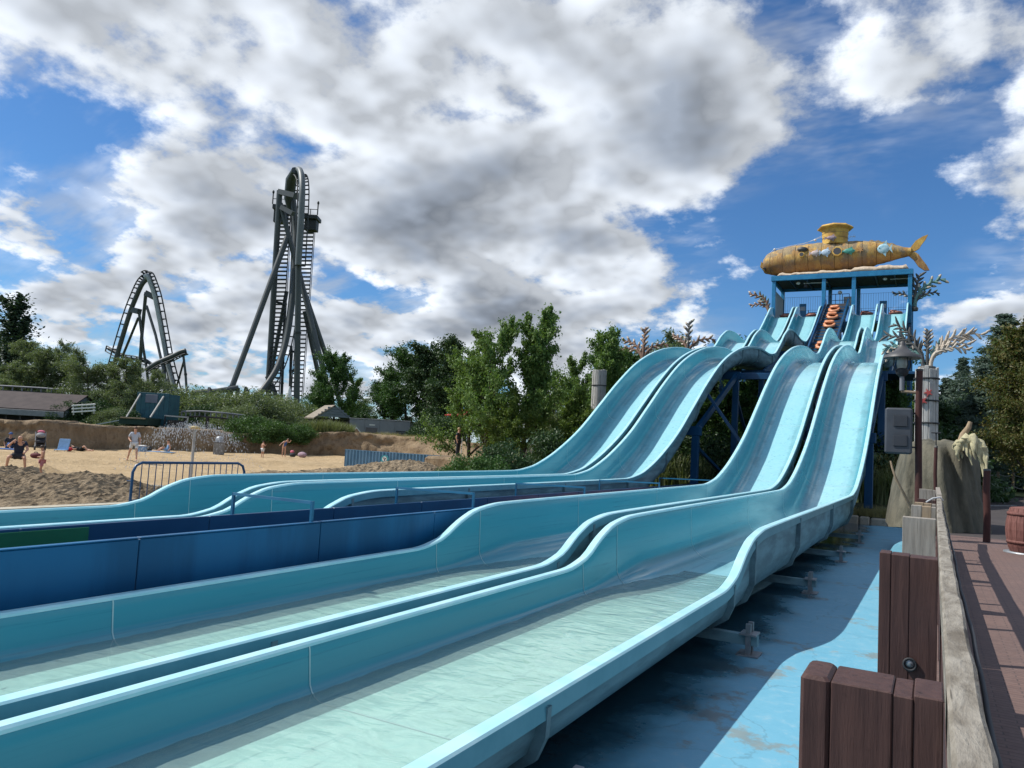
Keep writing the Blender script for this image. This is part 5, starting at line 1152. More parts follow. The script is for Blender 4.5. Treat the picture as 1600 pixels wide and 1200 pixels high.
# blue ramp house
Fb = frame_at(234, 60, -.1); t_ = thing('ramp_house', 'dark blue boarded ramp house with pale corner posts', 'ramp house', Fb.translation)
M_TEAL = pm('teal_boards', (.012, .07, .10), (.02, .10, .13), 2, .6)
for k in range(7):
    x0 = -1.2+k*.36; b = MB(); b.bbox(x0+.006, x0+.354, 0, .06, .5, 2.55, .01); lbuild(b, 'board', M_TEAL, t_, Fb)
b = MB(); b.box(-1.2, 1.32, .061, 2.0, .0, 2.5); lbuild(b, 'shell', M_TEAL, t_, Fb)
b = MB(); b.box(-1.3, .85, -2.2, -.01, .0, .55); lbuild(b, 'ramp_base', pm('dark_green_boards', (.01, .035, .025), None, 2, .8), t_, Fb)
b = MB(); b.bbox(-.5, .45, -.05, -.005, 1.75, 2.4, .01); lbuild(b, 'grey_panel', pm('grey_window', (.13, .15, .20), None, 2, .4), t_, Fb)
b = MB(); b.bar((-1.15, -1.6, .35), (-.85, -.2, 2.4), .09, .09); lbuild(b, 'rail_post', M_PALEW, t_, Fb)
b = MB(); b.bar((.65, -1.4, .6), (.98, -.2, 2.3), .10, .10); lbuild(b, 'rail_post', M_PALEW, t_, Fb)
b = MB(); b.bbox(-1.2, .7, -2.3, -2.2, .42, .52, .01); lbuild(b, 'ledge', M_TANW, t_, Fb)
for k in range(3): b = MB(); b.bar((-1.3-.9*k, -1.9, .28-.22*k), (-2.2-.9*k, -1.9, .06-.22*k), .08, .08); lbuild(b, 'ramp_rail', M_GALV, t_, Fb)
Fg = frame_at(272, 60, -.5); t_ = thing('gantry_frame', 'small pale metal gantry frame right of the blue ramp house', 'gantry', Fg.translation)
for x in (-.8, .95): b = MB(); b.bar((x, 0, 0), (x+.08, 0, 1.2), .10, .10); lbuild(b, 'leg', M_PALEW if x > 0 else M_DARK, t_, Fg)
b = MB(); b.bar((-.8, 0, 1.22), (1.08, 0, 1.18), .1, .1); lbuild(b, 'top_bar', M_PALEW, t_, Fg)
b = MB(); b.box(-.7, .9, .1, .2, 0, .9); lbuild(b, 'back_board', M_TIMB, t_, Fg)
# low ride tracks
def low_track(label, pts, sup_z=-.6):
    P = [flat(u, d, z) for u, d, z in pts]; t_ = thing('ride_track', label, 'track', (P[0].x, P[0].y, sup_z)); off = (P[0].x, P[0].y, sup_z)
    Q = []
    for i in range(len(P)-1):
        for s in np.linspace(0, 1, 8, endpoint=False): Q.append(P[i].lerp(P[i+1], s))
    Q.append(P[-1])
    for dz in (0, .42):
        b = MB(); b.tube([q+Vector((0, 0, dz)) for q in Q], .07, 6); b.build('rail', M_TIMB if dz == 0 else M_GREY, t_, off)
    for i in range(0, len(Q), 2):
        b = MB(); b.bar(Q[i], Q[i]+Vector((0, 0, .45)), .08, .08); b.build('tie', M_GREY, t_, off)
    for i in range(2, len(Q), 9):
        b = MB(); b.tube([Q[i]-Vector((0, 0, .02)), Vector((Q[i].x, Q[i].y, sup_z))], .12, 6); b.build('support', M_TIMB, t_, off)
low_track('dark ride track curving above the brown shed roof', [(-60, 66, 2.1), (0, 66, 2.15), (60, 66, 2.15), (125, 66, 2.05), (160, 68, 1.7), (182, 70, 1.0)])
low_track('pale ride track running low behind the sprinkler', [(282, 61, .70), (310, 61, .82), (345, 61, .78), (380, 62, .7)])
Fw = frame_at(131, 58, .35); t_ = thing('white_slatted_gate', 'tilted white slatted gate beside the brown shed', 'gate', Fw.translation); Fw = Fw @ Matrix.Rotation(-.12, 4, 'Y')
for z in (.28, .52, .76): b = MB(); b.bbox(-.95, .85, 0, .04, z, z+.11, .01); lbuild(b, 'slat', M_WHITE, t_, Fw)
for x in (-.85, -.2, .7): b = MB(); b.bbox(x-.04, x+.04, .045, .09, .1, .9, .01); lbuild(b, 'upright', M_PALEW, t_, Fw)
# small white kiosk behind the young tree and red parasol
Fk = frame_at(842, 52, -1.9); t_ = thing('kiosk', 'small pale kiosk with a grey base seen through the foliage', 'kiosk', Fk.translation)
b = MB(); b.bbox(-1.2, 1.0, 0, 1.6, 0, 1.35, .02); lbuild(b, 'base', M_CONC, t_, Fk)
for k in range(3): b = MB(); b.bbox(-1.15, .95, -.02, 1.5, 1.36+k*.17, 1.52+k*.17, .02); lbuild(b, 'board', M_WHITE, t_, Fk)
b = MB(); b.bbox(-1.4, 1.2, -.2, 1.8, 1.88, 1.98, .02); lbuild(b, 'roof', M_GREY, t_, Fk)
g = flat(722, 49, -1.0); t_ = thing('red_parasol', 'faded red parasol half hidden by the leafy young tree', 'parasol', g)
b = MB(); b.tube([(0, 0, 0), (0, 0, 3.0)], .03, 8); b.build('pole', M_WHITE, t_)
for k in range(8):
    a0, a1 = k*math.pi/4, (k+1)*math.pi/4; b = MB(); q = [(0, 0, 3.05), (1.25*math.cos(a0), 1.25*math.sin(a0), 2.62), (1.25*math.cos(a1), 1.25*math.sin(a1), 2.62)]
    b.add(q+[(x, y, z-.02) for x, y, z in q], [(0, 1, 2), (5, 4, 3), (1, 4, 5, 2)]); b.build('panel', CL['red'], t_)
# ------------------------------------------------------------------ roller coasters far behind
M_COAST = pm('grey_green_coaster', (.052, .062, .064), (.064, .076, .077), .2, .5)
M_COASTL = pm('pale_grey_coaster', (.33, .37, .385), (.38, .42, .43), .2, .5)
M_COASTM = pm('mid_grey_coaster', (.11, .128, .132), (.13, .15, .155), .2, .5)
M_COASTD = pm('dark_coaster_steel', (.028, .034, .036), (.036, .042, .045), .3, .6)
def cst(label, base): t_ = thing('roller_coaster', label, 'roller coaster', base); return t_, tuple(base)
def leg(t_, off, pts, dia, mat=None, name='support_column'):
    P = [at(u, v, d) for u, v, d in pts]; b = MB(); b.tube(P, [dia*.92*d/1200/2 for _, _, d in pts], 12); o = b.build(name, mat or M_COAST, t_, off)
    for s in (.33, .66):
        c = P[0].lerp(P[-1], s) if len(P) == 2 else P[len(P)//2]; dr = (P[-1]-P[0]).normalized(); r_ = dia*pts[0][2]/2400*1.12
        q = MB(); q.tube([c-dr*.25, c+dr*.25], r_, 12); q.build('flange', mat or M_COAST, o, off)
def smooth_path(P, n=10):
    out = []
    for i in range(len(P)-1):
        p0, p1, p2, p3 = P[max(i-1, 0)], P[i], P[i+1], P[min(i+2, len(P)-1)]
        for s in np.linspace(0, 1, n, endpoint=False):
            out.append(.5*((2*p1)+(p2-p0)*s+(2*p0-5*p1+4*p2-p3)*s*s+(3*p1-p0-3*p2+p3)*s**3))
    out.append(P[-1]); return out
def track(t_, off, pts, side, updir, r_=.75, gauge=1.15, lift=1.0, mat=None, tie=3):
    Q = smooth_path([at(u, v, d) for u, v, d in pts], 12); sidev = side.normalized(); rl = [[], []]; ties = MB()
    for i, q in enumerate(Q):
        tn = (Q[min(i+1, len(Q)-1)]-Q[max(i-1, 0)]).normalized(); s_ = (sidev-tn*sidev.dot(tn)).normalized(); nn = tn.cross(s_).normalized()*updir
        a, c = q+nn*lift+s_*gauge, q+nn*lift-s_*gauge; rl[0].append(a); rl[1].append(c)
        if i % tie == 0: ties.bar(a, c, .3, .3); ties.bar(q, (a+c)/2, .35, .3)
    b = MB(); b.tube(Q, r_, 8); b.build('track_spine', mat or M_COAST, t_, off)
    for k in (0, 1): b = MB(); b.tube(rl[k], .17, 6); b.build('rail', M_COASTD, t_, off)
    o = ties.build('cross_ties', M_COASTD, t_, off); o['kind'] = 'stuff'
D = 210.0
bs = flat(455, D, -.5); t_, off = cst('very tall grey-green roller coaster lift tower with stairs on both sides', bs)
leg(t_, off, [(437, 298, D+4), (420, 590, D+4), (419, 668, D+4)], 10)
leg(t_, off, [(449, 370, D+3), (362, 606, D-10), (345, 655, D-12)], 9.5)
leg(t_, off, [(438, 318, D+4), (470, 440, D+2), (517, 578, D+10), (540, 660, D+12)], 8.5)
leg(t_, off, [(468, 428, D), (508, 590, D-6), (520, 650, D-7)], 9)
leg(t_, off, [(476, 486, D+6), (508, 634, D+9), (514, 665, D+9)], 8)
leg(t_, off, [(466.5, 414, D-4), (465, 520, D-4), (463, 666, D-4)], 10.5)
leg(t_, off, [(448, 455, D+8), (424, 580, D+8), (415, 665, D+8)], 7)
leg(t_, off, [(424, 600, D+1), (443, 648, D-1), (448, 665, D-1)], 8)
leg(t_, off, [(446, 470, D+10), (438, 665, D+10)], 5, M_COASTD)
leg(t_, off, [(455, 540, D+11), (452, 665, D+11)], 5, M_COASTD)
b = MB(); b.bar(at(437, 300, D+4), at(462, 306, D+1), 1.6, 1.4); b.build('arm', M_COAST, t_, off)
b = MB(); b.bar(at(440, 324, D+3), at(458, 334, D+1), 1.2, 1.2); b.build('arm', M_COAST, t_, off)
track(t_, off, [(466, 414, D-7), (470, 345, D-7), (472, 300, D-6), (471, 274, D-3), (467, 265, D+1), (461, 272, D+6), (457, 300, D+9)], rt, 1, .85, 1.5, 1.3, M_COASTM)
track(t_, off, [(457, 300, D+9), (461, 350, D+8), (461, 387, D+6), (458, 455, D+3), (449, 523, D), (433, 575, D-4), (405, 616, D-8), (385, 640, D-12)], rt, -1, .8, 1.3, 1.2)
bb = MB(); P = [at(u, v, d) for u, v, d in ((461, 266, D+1), (455, 280, D+5), (452, 310, D+9), (455, 335, D+10))]; bb.tube(P, [1.0, 1.5, 1.5, .7], 8); bb.build('crest_fin', M_COAST, t_, off)
def stairs(p0, p1, wd, name):
    a0, a1 = at(*p0), at(*p1); w_ = wd*p0[2]/1200; b = MB()
    for sg in (-.5, .5): b.bar(a0+rt*w_*sg, a1+rt*w_*sg, .22, .22)
    b.build('stringer', M_COASTD, t_, off)
    n = int((a1-a0).length/1.25); b = MB()
    for i in range(n): c = a0.lerp(a1, i/n); b.bar(c-rt*w_*.5, c+rt*w_*.5, .9, .32)
    o = b.build('stair_treads', M_COASTD, t_, off); o['kind'] = 'stuff'
    b = MB()
    for sg in (-.62, .62):
        b.tube([a0+rt*w_*sg+Vector((0, 0, 1.3)), a1+rt*w_*sg+Vector((0, 0, 1.3))], .10, 5)
        for i in range(0, n, 3): c = a0.lerp(a1, i/n)+rt*w_*sg; b.bar(c, c+Vector((0, 0, 1.4)), .12, .12)
    b.build('handrail', M_COASTD, t_, off)
stairs((446, 330, D+14), (424, 660, D-2), 17, 'l'); stairs((483, 352, D+14), (460, 660, D-2), 16, 'r')
for (u0, u1, v0, v1) in ((428, 452, 322, 350), (476, 499, 338, 362)):
    Mq = Matrix.Translation(at((u0+u1)/2, (v0+v1)/2, D+13)) @ Matrix(((RTH.x, FWH.x, 0, 0), (RTH.y, FWH.y, 0, 0), (0, 0, 1, 0), (0, 0, 0, 1))); hw_ = (u1-u0)/2*D/1200; hh = (v1-v0)/2*D/1200
    b = MB(); b.bbox(-hw_, hw_, -2.5, 2.5, hh*.45, hh, .1, Mq); b.build('platform', M_COASTD, t_, off)
    b = MB(); b.bbox(-hw_*.9, hw_*.8, -1.5, 1.5, -hh, hh*.43, .1, Mq); b.build('platform_housing', M_COASTD, t_, off)
    b = MB()
    for x in (-hw_, 0, hw_): b.bar(Mq @ Vector((x, -2.5, hh)), Mq @ Vector((x, -2.5, hh+1.6)), .15, .15)
    b.bar(Mq @ Vector((-hw_, -2.5, hh+1.5)), Mq @ Vector((hw_, -2.5, hh+1.5)), .15, .15); b.build('guard_rail', M_COASTD, t_, off)
    sg = -hw_ if u0 < 450 else hw_; b = MB(); b.bar(Mq @ Vector((sg, -2.4, hh)), Mq @ Vector((sg, -2.4, hh+3.4)), .25, .25); b.ball(Mq @ Vector((sg, -2.4, hh+3.5)), .35, 1, 1, 1.6, 6, 5); b.build('beacon_mast', M_COASTD, t_, off)
for u0, v0, u1, v1 in ((424, 470, 448, 476), (424, 520, 447, 525), (420, 560, 440, 565), (452, 548, 470, 552), (452, 578, 470, 583)):
    b = MB(); b.bar(at(u0, v0, D+9), at(u1, v1, D+9), .6, .6); b.build('cross_brace', M_COASTD, t_, off)
D2 = 205.0; bs = flat(240, D2, -.5); t_, off = cst('grey steep roller coaster hill with a pointed crest, left of the tall tower', bs)
track(t_, off, [(170, 600, D2+4), (185, 548, D2+3), (202, 492, D2+2), (214, 461, D2+1), (222, 444, D2), (229, 436, D2)], FWH+RTH*.35, 1, .62, .8, 1.25, M_COAST, 4)
track(t_, off, [(226, 433, D2-1), (231, 432, D2-1), (237, 446, D2-1), (243, 465, D2-1), (250, 500, D2-1), (256, 533, D2-1), (262, 565, D2-1), (270, 597, D2-2), (280, 640, D2-4)], FWH+RTH*.35, 1, .70, .8, 1.3, M_COASTL, 4)
track(t_, off, [(170, 545, D2+20), (195, 558, D2+14), (216, 562, D2+8), (235, 568, D2+2), (252, 585, D2-3), (268, 612, D2-6), (280, 650, D2-8)], Vector((0, 0, 1)), 1, .5, .8, .8, M_COAST, 5)
track(t_, off, [(228, 578, D2-4), (245, 567, D2-4), (268, 557, D2-4), (282, 550, D2-4), (290, 547.5, D2-4)], FWH, -1, .6, .8, 1.0, M_COAST, 4)
for pts, dia in (([(228, 457, D2), (222, 520, D2+3), (217, 590, D2+6), (214, 640, D2+8)], 5.6), ([(229, 478, D2), (243, 523, D2-2), (256, 580, D2-5), (268, 645, D2-8)], 4.6), ([(217, 486, D2+1), (224, 545, D2+2), (229, 575, D2+3), (237, 645, D2+4)], 4.4), ([(216, 497, D2+1), (192, 555, D2+8), (160, 645, D2+12)], 4.2), ([(258, 562, D2), (256, 645, D2+4)], 4.6), ([(260, 566, D2), (272, 645, D2-4)], 4.6), ([(239, 576, D2-4), (241, 645, D2-4)], 4.4), ([(286, 551, D2-4), (290, 585, D2-4), (294, 645, D2-4)], 4), ([(287, 565, D2-4), (280, 590, D2-1), (262, 650, D2+4)], 3.4)):
    leg(t_, off, pts, dia)
for a, c in (((228, 458, D2), (240, 464, D2)), ((218, 487, D2+1), (206, 484, D2+2))):
    b = MB(); b.bar(at(*a), at(*c), 1.4, 1.5); b.build('arm', M_COAST, t_, off)
for (u, v, d, wd, ht, lab) in ((327, 605, 190, 10, 24, 'dark ruined tower stub between the two coasters'), (384, 604, 200, 8, 20, 'dark block on the ride left of the tall coaster tower')):
    p = at(u, v+ht, d); k = d/1200; b = MB(); r_ = wd*k/2
    b.loft([[(p.x-r_*s, p.y-r_*s, z), (p.x+r_*s, p.y-r_*s, z), (p.x+r_*s, p.y+r_*s, z+q), (p.x-r_*s, p.y+r_*s, z+q)] for s, z, q in ((1.3, -.6, 0), (1.0, p.z, 0), (.8, p.z+ht*k*.6, .3), (.55, p.z+ht*k, -.8))], True, True, False)
    tag(b.build('ruined_tower', M_COASTD, None, (p.x, p.y, -.6)), lab, 'tower')
P = [at(u, v, d) for u, v, d in ((300, 614, 195), (340, 611, 195), (372, 606, 198))]; b = MB(); b.tube(P, .7, 8)
for p in P: b.tube([p, (p.x, p.y, -.6)], .5, 6)
tag(b.build('distant_track', M_COAST, None, (P[0].x, P[0].y, -.6)), 'low grey coaster track seen between the two coasters', 'track')
p = flat(447, 150, -.4); b = MB(); b.lathe([(3.2, 0), (2.0, 3.4), (.9, 6.2), (.1, 9.3)], 14, tuple(p)); tag(b.build('white_tent', M_WHITE, None, tuple(p)), 'pointed white tent at the foot of the tall coaster tower', 'tent')

# ------------------------------------------------------------------ vegetation
M_BARK = pm('bark', (.075, .06, .045), (.045, .037, .03), 5, .95, bmp=.6, stretch=(3, 3, .6)); M_BARKP = pm('pale_bark', (.25, .22, .18), (.14, .12, .10), 5, .9, bmp=.4, stretch=(3, 3, .6))
LF = dict(mid=leafm('leaf_mid', (.072, .145, .034), (.155, .24, .066)), dark=leafm('leaf_dark', (.022, .055, .020), (.055, .10, .035), .22), willow=leafm('leaf_willow', (.095, .135, .062), (.18, .225, .12), .32),
          bright=leafm('leaf_bright', (.07, .13, .022), (.15, .20, .045), .35), cedar=leafm('leaf_cedar', (.050, .088, .068), (.105, .15, .115), .18), autumn=leafm('leaf_autumn', (.055, .10, .022), (.15, .12, .04), .3),
          poplar=leafm('leaf_poplar', (.022, .05, .03), (.045, .08, .042), .2), reed=leafm('leaf_reed', (.09, .13, .05), (.20, .22, .11), .3), dry=leafm('leaf_dry', (.20, .19, .08), (.34, .30, .15), .3), hedge=leafm('leaf_hedge', (.040, .095, .022), (.075, .15, .04), .25))
def leaves_mesh(name, P, L, rs, flat_=0.0, aspect=.5, droop=0.0):
    n = len(P); d = rs.randn(n, 3); d[:, 2] = d[:, 2]*(1-flat_)-droop; d /= np.linalg.norm(d, axis=1)[:, None]+1e-9
    a = rs.randn(n, 3); 
    if flat_: a[:, 2] *= (1-flat_)
    s = np.cross(d, a); 
    s /= np.linalg.norm(s, axis=1)[:, None]+1e-9
    l = (L*(.6+.8*rs.rand(n)))[:, None]
    V = np.stack([P-d*l*.5, P+s*l*aspect*.5-d*l*.05, P+d*l*.5, P-s*l*aspect*.5-d*l*.05], 1).reshape(-1, 3)
    return me_np(name, V, np.arange(n*4).reshape(n, 4), False)
def skeleton(rs, h, spread, levels, nb, updir, trunk_r, first=.22, limb=.5, droop=0.0):
    """recursive branching; returns limbs [(pts, radii)] and tip points with sizes"""
    limbs, tips = [], []
    def grow(p, d, ln, r_, lev):
        pts = [p]; rad = [r_]; q = p.copy(); dd = d.copy(); n = 5
        for i in range(n):
            dd = dd+rs.randn(3)*.10+np.array([0, 0, updir*.06 if lev else .02])-np.array([0, 0, droop*.12*lev]); dd /= np.linalg.norm(dd); q = q+dd*ln/n; pts.append(q.copy()); rad.append(r_*(1-.75*(i+1)/n))
        limbs.append((pts, rad))
        if lev >= levels-1:
            for i in range(1, n+1): tips.append((pts[i], ln*(.34 if i < n else .42)))
        if lev < levels:
            m = nb[lev]
            for k in range(m):
                f = (first+(1-first)*(k+.5)/m) if lev == 0 else .25+.75*(k+.6)/m; i = min(int(f*n), n-1); b_ = pts[i]+(pts[i+1]-pts[i])*(f*n-i)
                az = k*2.4+rs.rand()*.9; t_ = dd if lev else np.array([0, 0, 1.0]); ax = np.array([math.cos(az), math.sin(az), 0.0]); out = ax-t_*ax.dot(t_); out /= np.linalg.norm(out)+1e-9
                sp = spread*(1.15-.55*f if lev == 0 else 1.0)*(.8+.4*rs.rand()); nd = t_*math.cos(sp)+out*math.sin(sp)
                grow(b_, nd, ln*limb*(1.15-.5*f if lev == 0 else .85)*(.8+.4*rs.rand()), max(rad[i]*.5, .01), lev+1)
    grow(np.zeros(3), np.array([0, 0, 1.0]), h, trunk_r, 0); return limbs, tips
PROTO = {}
def make_tree(key, seed, h, spread, nb, leafmat, nleaf, L, updir=.5, levels=2, trunk_r=None, first=.22, limb=.5, bark=None, droop=0.0, clump=1.0, aspect=.5, flat_=0.0, name='broadleaf_tree'):
    rs = np.random.RandomState(seed); limbs, tips = skeleton(rs, h*.86, spread, levels, nb, updir, trunk_r or h*.022, first, limb, droop)
    t_ = thing(name, key, 'tree'); b = MB()
    for i, (pts, rad) in enumerate(limbs): b.tube([tuple(p) for p in pts], rad, 7 if i == 0 else 5)
    b.build('trunk', bark or M_BARK, t_)
    T = np.array([t[0] for t in tips]); S = np.array([t[1] for t in tips])*clump; idx = rs.randint(0, len(T), nleaf)
    P = T[idx]+rs.randn(nleaf, 3)*S[idx][:, None]*np.array([.42, .42, .34])
    link('crown', leaves_mesh('crown', P, L, rs, flat_, aspect, droop*.8), leafmat, t_); PROTO[key] = [t_, False, h]; return t_
def make_cedar(key, seed, h, leafmat, nleaf, L, wide=.36, tiers=15, name='cedar_tree', droopy=-.05):
    rs = np.random.RandomState(seed); t_ = thing(name, key, 'tree'); b = MB(); b.tube([(0, 0, 0), (.02*h, 0, h*.5), (0, 0, h)], [h*.024, h*.015, .02], 8); C0 = []; S0 = []
    for k in range(tiers):
        z = h*(.10+.87*k/(tiers-1)); ln = h*wide*(1-(k/(tiers-1))**1.25*.93)
        for j in range(7):
            a = j*.9+k*.7+rs.rand()*.6; l = ln*(.6+.5*rs.rand()); e = np.array([math.cos(a)*l, math.sin(a)*l, l*(droopy+.16*rs.rand())]); p0 = np.array([0, 0, z])
            b.tube([tuple(p0), tuple(p0+e*.5+np.array([0, 0, .04*l])), tuple(p0+e)], [.05*l**.5, .03*l**.5, .01], 4)
            p0 = p0+np.array([0, 0, rs.randn()*h*.02])
            for s in np.linspace(.15, 1, 9): C0.append(p0+e*s+np.array([0, 0, .05*l*math.sin(s*3)-.10*l*s*s*rs.rand()])); S0.append(l*.19*(1.25-s*.5)+.14)
    b.build('trunk', M_BARK, t_); C0 = np.array(C0); S0 = np.array(S0); idx = rs.randint(0, len(C0), nleaf)
    P = C0[idx]+rs.randn(nleaf, 3)*S0[idx][:, None]*np.array([1, 1, .34]); link('crown', leaves_mesh('crown', P, L, rs, .72, .34), leafmat, t_); PROTO[key] = [t_, False, h]; return t_
def make_bush(key, seed, h, w_, leafmat, nleaf, L, name='shrub', aspect=.5):
    rs = np.random.RandomState(seed); t_ = thing(name, key, 'shrub'); b = MB(); n = 46; C0 = []
    for i in range(n):
        a = rs.rand()*6.28; r_ = w_*.5*math.sqrt(rs.rand()); z = h*(.18+.72*rs.rand())*(1-.55*(r_/(w_*.5))**2); C0.append((r_*math.cos(a), r_*math.sin(a), z))
        if i % 4 == 0: b.tube([(0.3*r_*math.cos(a), .3*r_*math.sin(a), 0), (.7*r_*math.cos(a), .7*r_*math.sin(a), z*.6), C0[-1]], [.05, .03, .012], 5)
    b.build('stem', M_BARK, t_); C0 = np.array(C0); idx = rs.randint(0, n, nleaf); g = rs.randn(nleaf, 3); g /= np.linalg.norm(g, axis=1)[:, None]; g *= (rs.rand(nleaf)**.5)[:, None]
    P = C0[idx]+g*np.array([w_*.19, w_*.19, h*.20]); P[:, 2] = np.abs(P[:, 2]); link('foliage', leaves_mesh('foliage', P, L, rs, 0, aspect), leafmat, t_); PROTO[key] = [t_, False, h]; return t_
def make_reed(key, seed, h, w_, leafmat, n, name='reed_clump', cat='reeds'):
    rs = np.random.RandomState(seed); V = []; F = []
    for i in range(n):
        a = rs.rand()*6.28; r_ = w_*.5*math.sqrt(rs.rand()); x, y = r_*math.cos(a), r_*math.sin(a); hh = h*(.55+.5*rs.rand()); ba = rs.rand()*6.28; bend = hh*(.12+.35*rs.rand()); wd = .018*h*(.7+.6*rs.rand()); q = len(V)
        px_, py_ = -math.sin(ba)*wd, math.cos(ba)*wd
        for s in (0, .4, .75, 1):
            cx, cy, cz = x+math.cos(ba)*bend*s*s, y+math.sin(ba)*bend*s*s, hh*s*(1-.12*s); k = 1-s*.92; V += [(cx-px_*k, cy-py_*k, cz), (cx+px_*k, cy+py_*k, cz)]
        F += [(q+2*j, q+2*j+1, q+2*j+3, q+2*j+2) for j in range(3)]
    o = link(name, me_np(name, V, F, False), leafmat); tag(o, key, cat); PROTO[key] = [o, False, h]; return o
def plant(key, u, d, zb, top_v=None, h=None, rz=0.0, wide=1.0, label=None, group=None):
    """stand a plant at screen column u, depth d; its height follows from the row its top reaches"""
    pr = PROTO[key]; o = pr[0] if not pr[1] else copy_tree(pr[0]); pr[1] = True; p = flat(u, d, zb)
    if h is None: h = at(u, top_v, d).z-zb
    k = h/pr[2]; o.location = p; o.scale = (k*wide, k*wide, k); o.rotation_euler = (0, 0, rz)
    if label: o['label'] = label
    if group: o['group'] = group
    return o
make_tree('birch', 2, 10, .62, (11, 6), LF['mid'], 26000, .20, .9, limb=.42, first=.12, clump=.95, aspect=.55)
make_tree('birch2', 5, 10, .55, (12, 6), LF['mid'], 24000, .20, 1.1, limb=.36, first=.10, clump=.85)
make_tree('birch3', 61, 10, .75, (13, 7), LF['mid'], 20000, .21, .8, limb=.44, first=.08, clump=.92, aspect=.55)
make_tree('round', 8, 10, .85, (12, 7), LF['dark'], 26000, .26, .4, limb=.46, first=.15, clump=1.15)
make_tree('roundmid', 12, 10, .80, (12, 7), LF['hedge'], 26000, .25, .5, limb=.46, first=.12, clump=1.1)
make_tree('willow', 15, 8, .75, (12, 7), LF['willow'], 26000, .24, .3, limb=.50, first=.10, droop=.6, clump=1.0, aspect=.28)
make_tree('willow2', 18, 8, .85, (11, 7), LF['willow'], 24000, .24, .3, limb=.52, first=.08, droop=.4, clump=1.1, aspect=.28)
make_tree('poplar', 21, 14, .42, (22, 5), LF['poplar'], 30000, .28, .9, limb=.22, first=.06, clump=1.3, name='columnar_tree')
make_tree('bright', 24, 8, .75, (11, 6), LF['bright'], 20000, .22, .5, limb=.45, first=.10, clump=1.1)
make_tree('autumn', 27, 10, .85, (12, 7), LF['autumn'], 28000, .20, .4, limb=.48, first=.12, clump=1.05)
make_cedar('cedar', 30, 14, LF['cedar'], 62000, .30, .42, 17)
make_cedar('fir', 33, 12, LF['cedar'], 34000, .28, .26, 22, 'conifer_tree', -.12)
make_bush('bush', 36, 2.2, 3.4, LF['hedge'], 15000, .13)
make_bush('bushd', 39, 3.0, 4.0, LF['dark'], 15000, .17)
make_bush('bushw', 42, 3.0, 4.5, LF['willow'], 15000, .18, aspect=.28)
make_reed('reed', 45, 1.6, 2.2, LF['reed'], 900); make_reed('grassclump', 48, 1.4, 1.5, LF['dry'], 700, 'grass_clump', 'grass')
make_reed('weed', 50, .5, 2.0, LF['dry'], 500, 'weed_patch', 'weeds')
GL = 'trees on the left skyline'; GM = 'trees in the middle distance'; GR = 'trees right of the slides'
plant('poplar', 16, 80, -.5, 448, wide=1.5, label='tall dark columnar tree at the left edge', group=GL)
plant('poplar', -16, 84, -.5, 475, rz=2, wide=1.5, label='dark columnar tree cut by the left edge', group=GL)
plant('willow', 62, 74, -.5, 540, rz=1, label='grey-green willow right of the tall columnar tree', group=GL)
plant('willow2', 100, 72, -.5, 545, rz=2.2, label='bushy willow above the white slatted gate', group=GL)
plant('willow2', 140, 68, -.5, 562, rz=4.0, wide=1.2, label='broad feathery willow left of the steep coaster hill', group=GL)
plant('willow', 182, 66, -.5, 566, rz=3.1, wide=1.1, label='feathery willow at the foot of the steep coaster hill', group=GL)
plant('willow', 30, 70, -.5, 560, rz=5.0, wide=1.2, label='low willow behind the brown shed', group=GL)
plant('willow2', 215, 72, -.5, 585, rz=.7, wide=1.2, label='small willow behind the blue ramp house', group=GL)
for i, (u, d, tv, k, rz, lab) in enumerate([(262, 78, 608, 'bushw', 0, 'pale bush right of the ramp house'), (300, 76, 604, 'bushw', 1, 'pale bush below the end of the steep coaster hill'), (338, 74, 610, 'bushw', 2, 'pale bush between the two coasters'), (376, 74, 606, 'bushw', 3, 'large pale bush at the left leg of the tall coaster'), (408, 76, 612, 'bushw', 4, 'pale bush under the tall coaster track'), (445, 82, 618, 'bushw', 5, 'pale bush behind the foot of the tall coaster'), (235, 70, 622, 'bushd', .5, 'dark bush directly behind the ramp house'), (320, 68, 632, 'bushd', 1.7, 'dark bush behind the low pale track'), (375, 66, 630, 'bushw', 2.7, 'grey-green bush above the clipped dark shrubs'), (150, 62, 625, 'bushd', 1.1, 'dark bush beside the white slatted gate'), (180, 61, 636, 'bushw', 2.0, 'weedy bush at the foot of the ramp'), (205, 60, 640, 'bushd', 3.0, 'low dark bush left of the ramp house'), (110, 61, 628, 'bushd', 4.2, 'dark bush at the shed gable')]):
    plant(k, u, d, -.55, tv, rz=rz, wide=1.25, label=lab, group='bushes behind the sandy bank')
for i, (u, d, tv, lab) in enumerate([(388, 60.5, 645, 'leftmost clipped dark green shrub on the sandy bank'), (415, 61.5, 650, 'second clipped dark green shrub on the sandy bank'), (440, 62.5, 655, 'third clipped dark green shrub on the sandy bank'), (466, 64, 658, 'rightmost clipped dark green shrub on the sandy bank')]):
    plant('bush', u, d, -1.0, tv, rz=i*1.3, wide=1.0, label=lab, group='clipped shrubs on the bank')
for i, (u, d, tv) in enumerate([(490, 68, 655), (502, 67.5, 650), (516, 67.5, 654), (530, 68, 656), (478, 69, 656), (537, 69, 660)]):
    plant('reed', u, d, -.3, tv, rz=i*1.1, wide=1.1, label=['reed clump, third from the left, in front of the open hut', 'tallest reed clump just left of the open hut', 'reed clump before the left post of the open hut', 'reed clump before the dark opening of the hut', 'leftmost pale reed clump by the clipped shrubs', 'reed clump between the hut and the grey cabin'][i], group='reeds by the open hut')
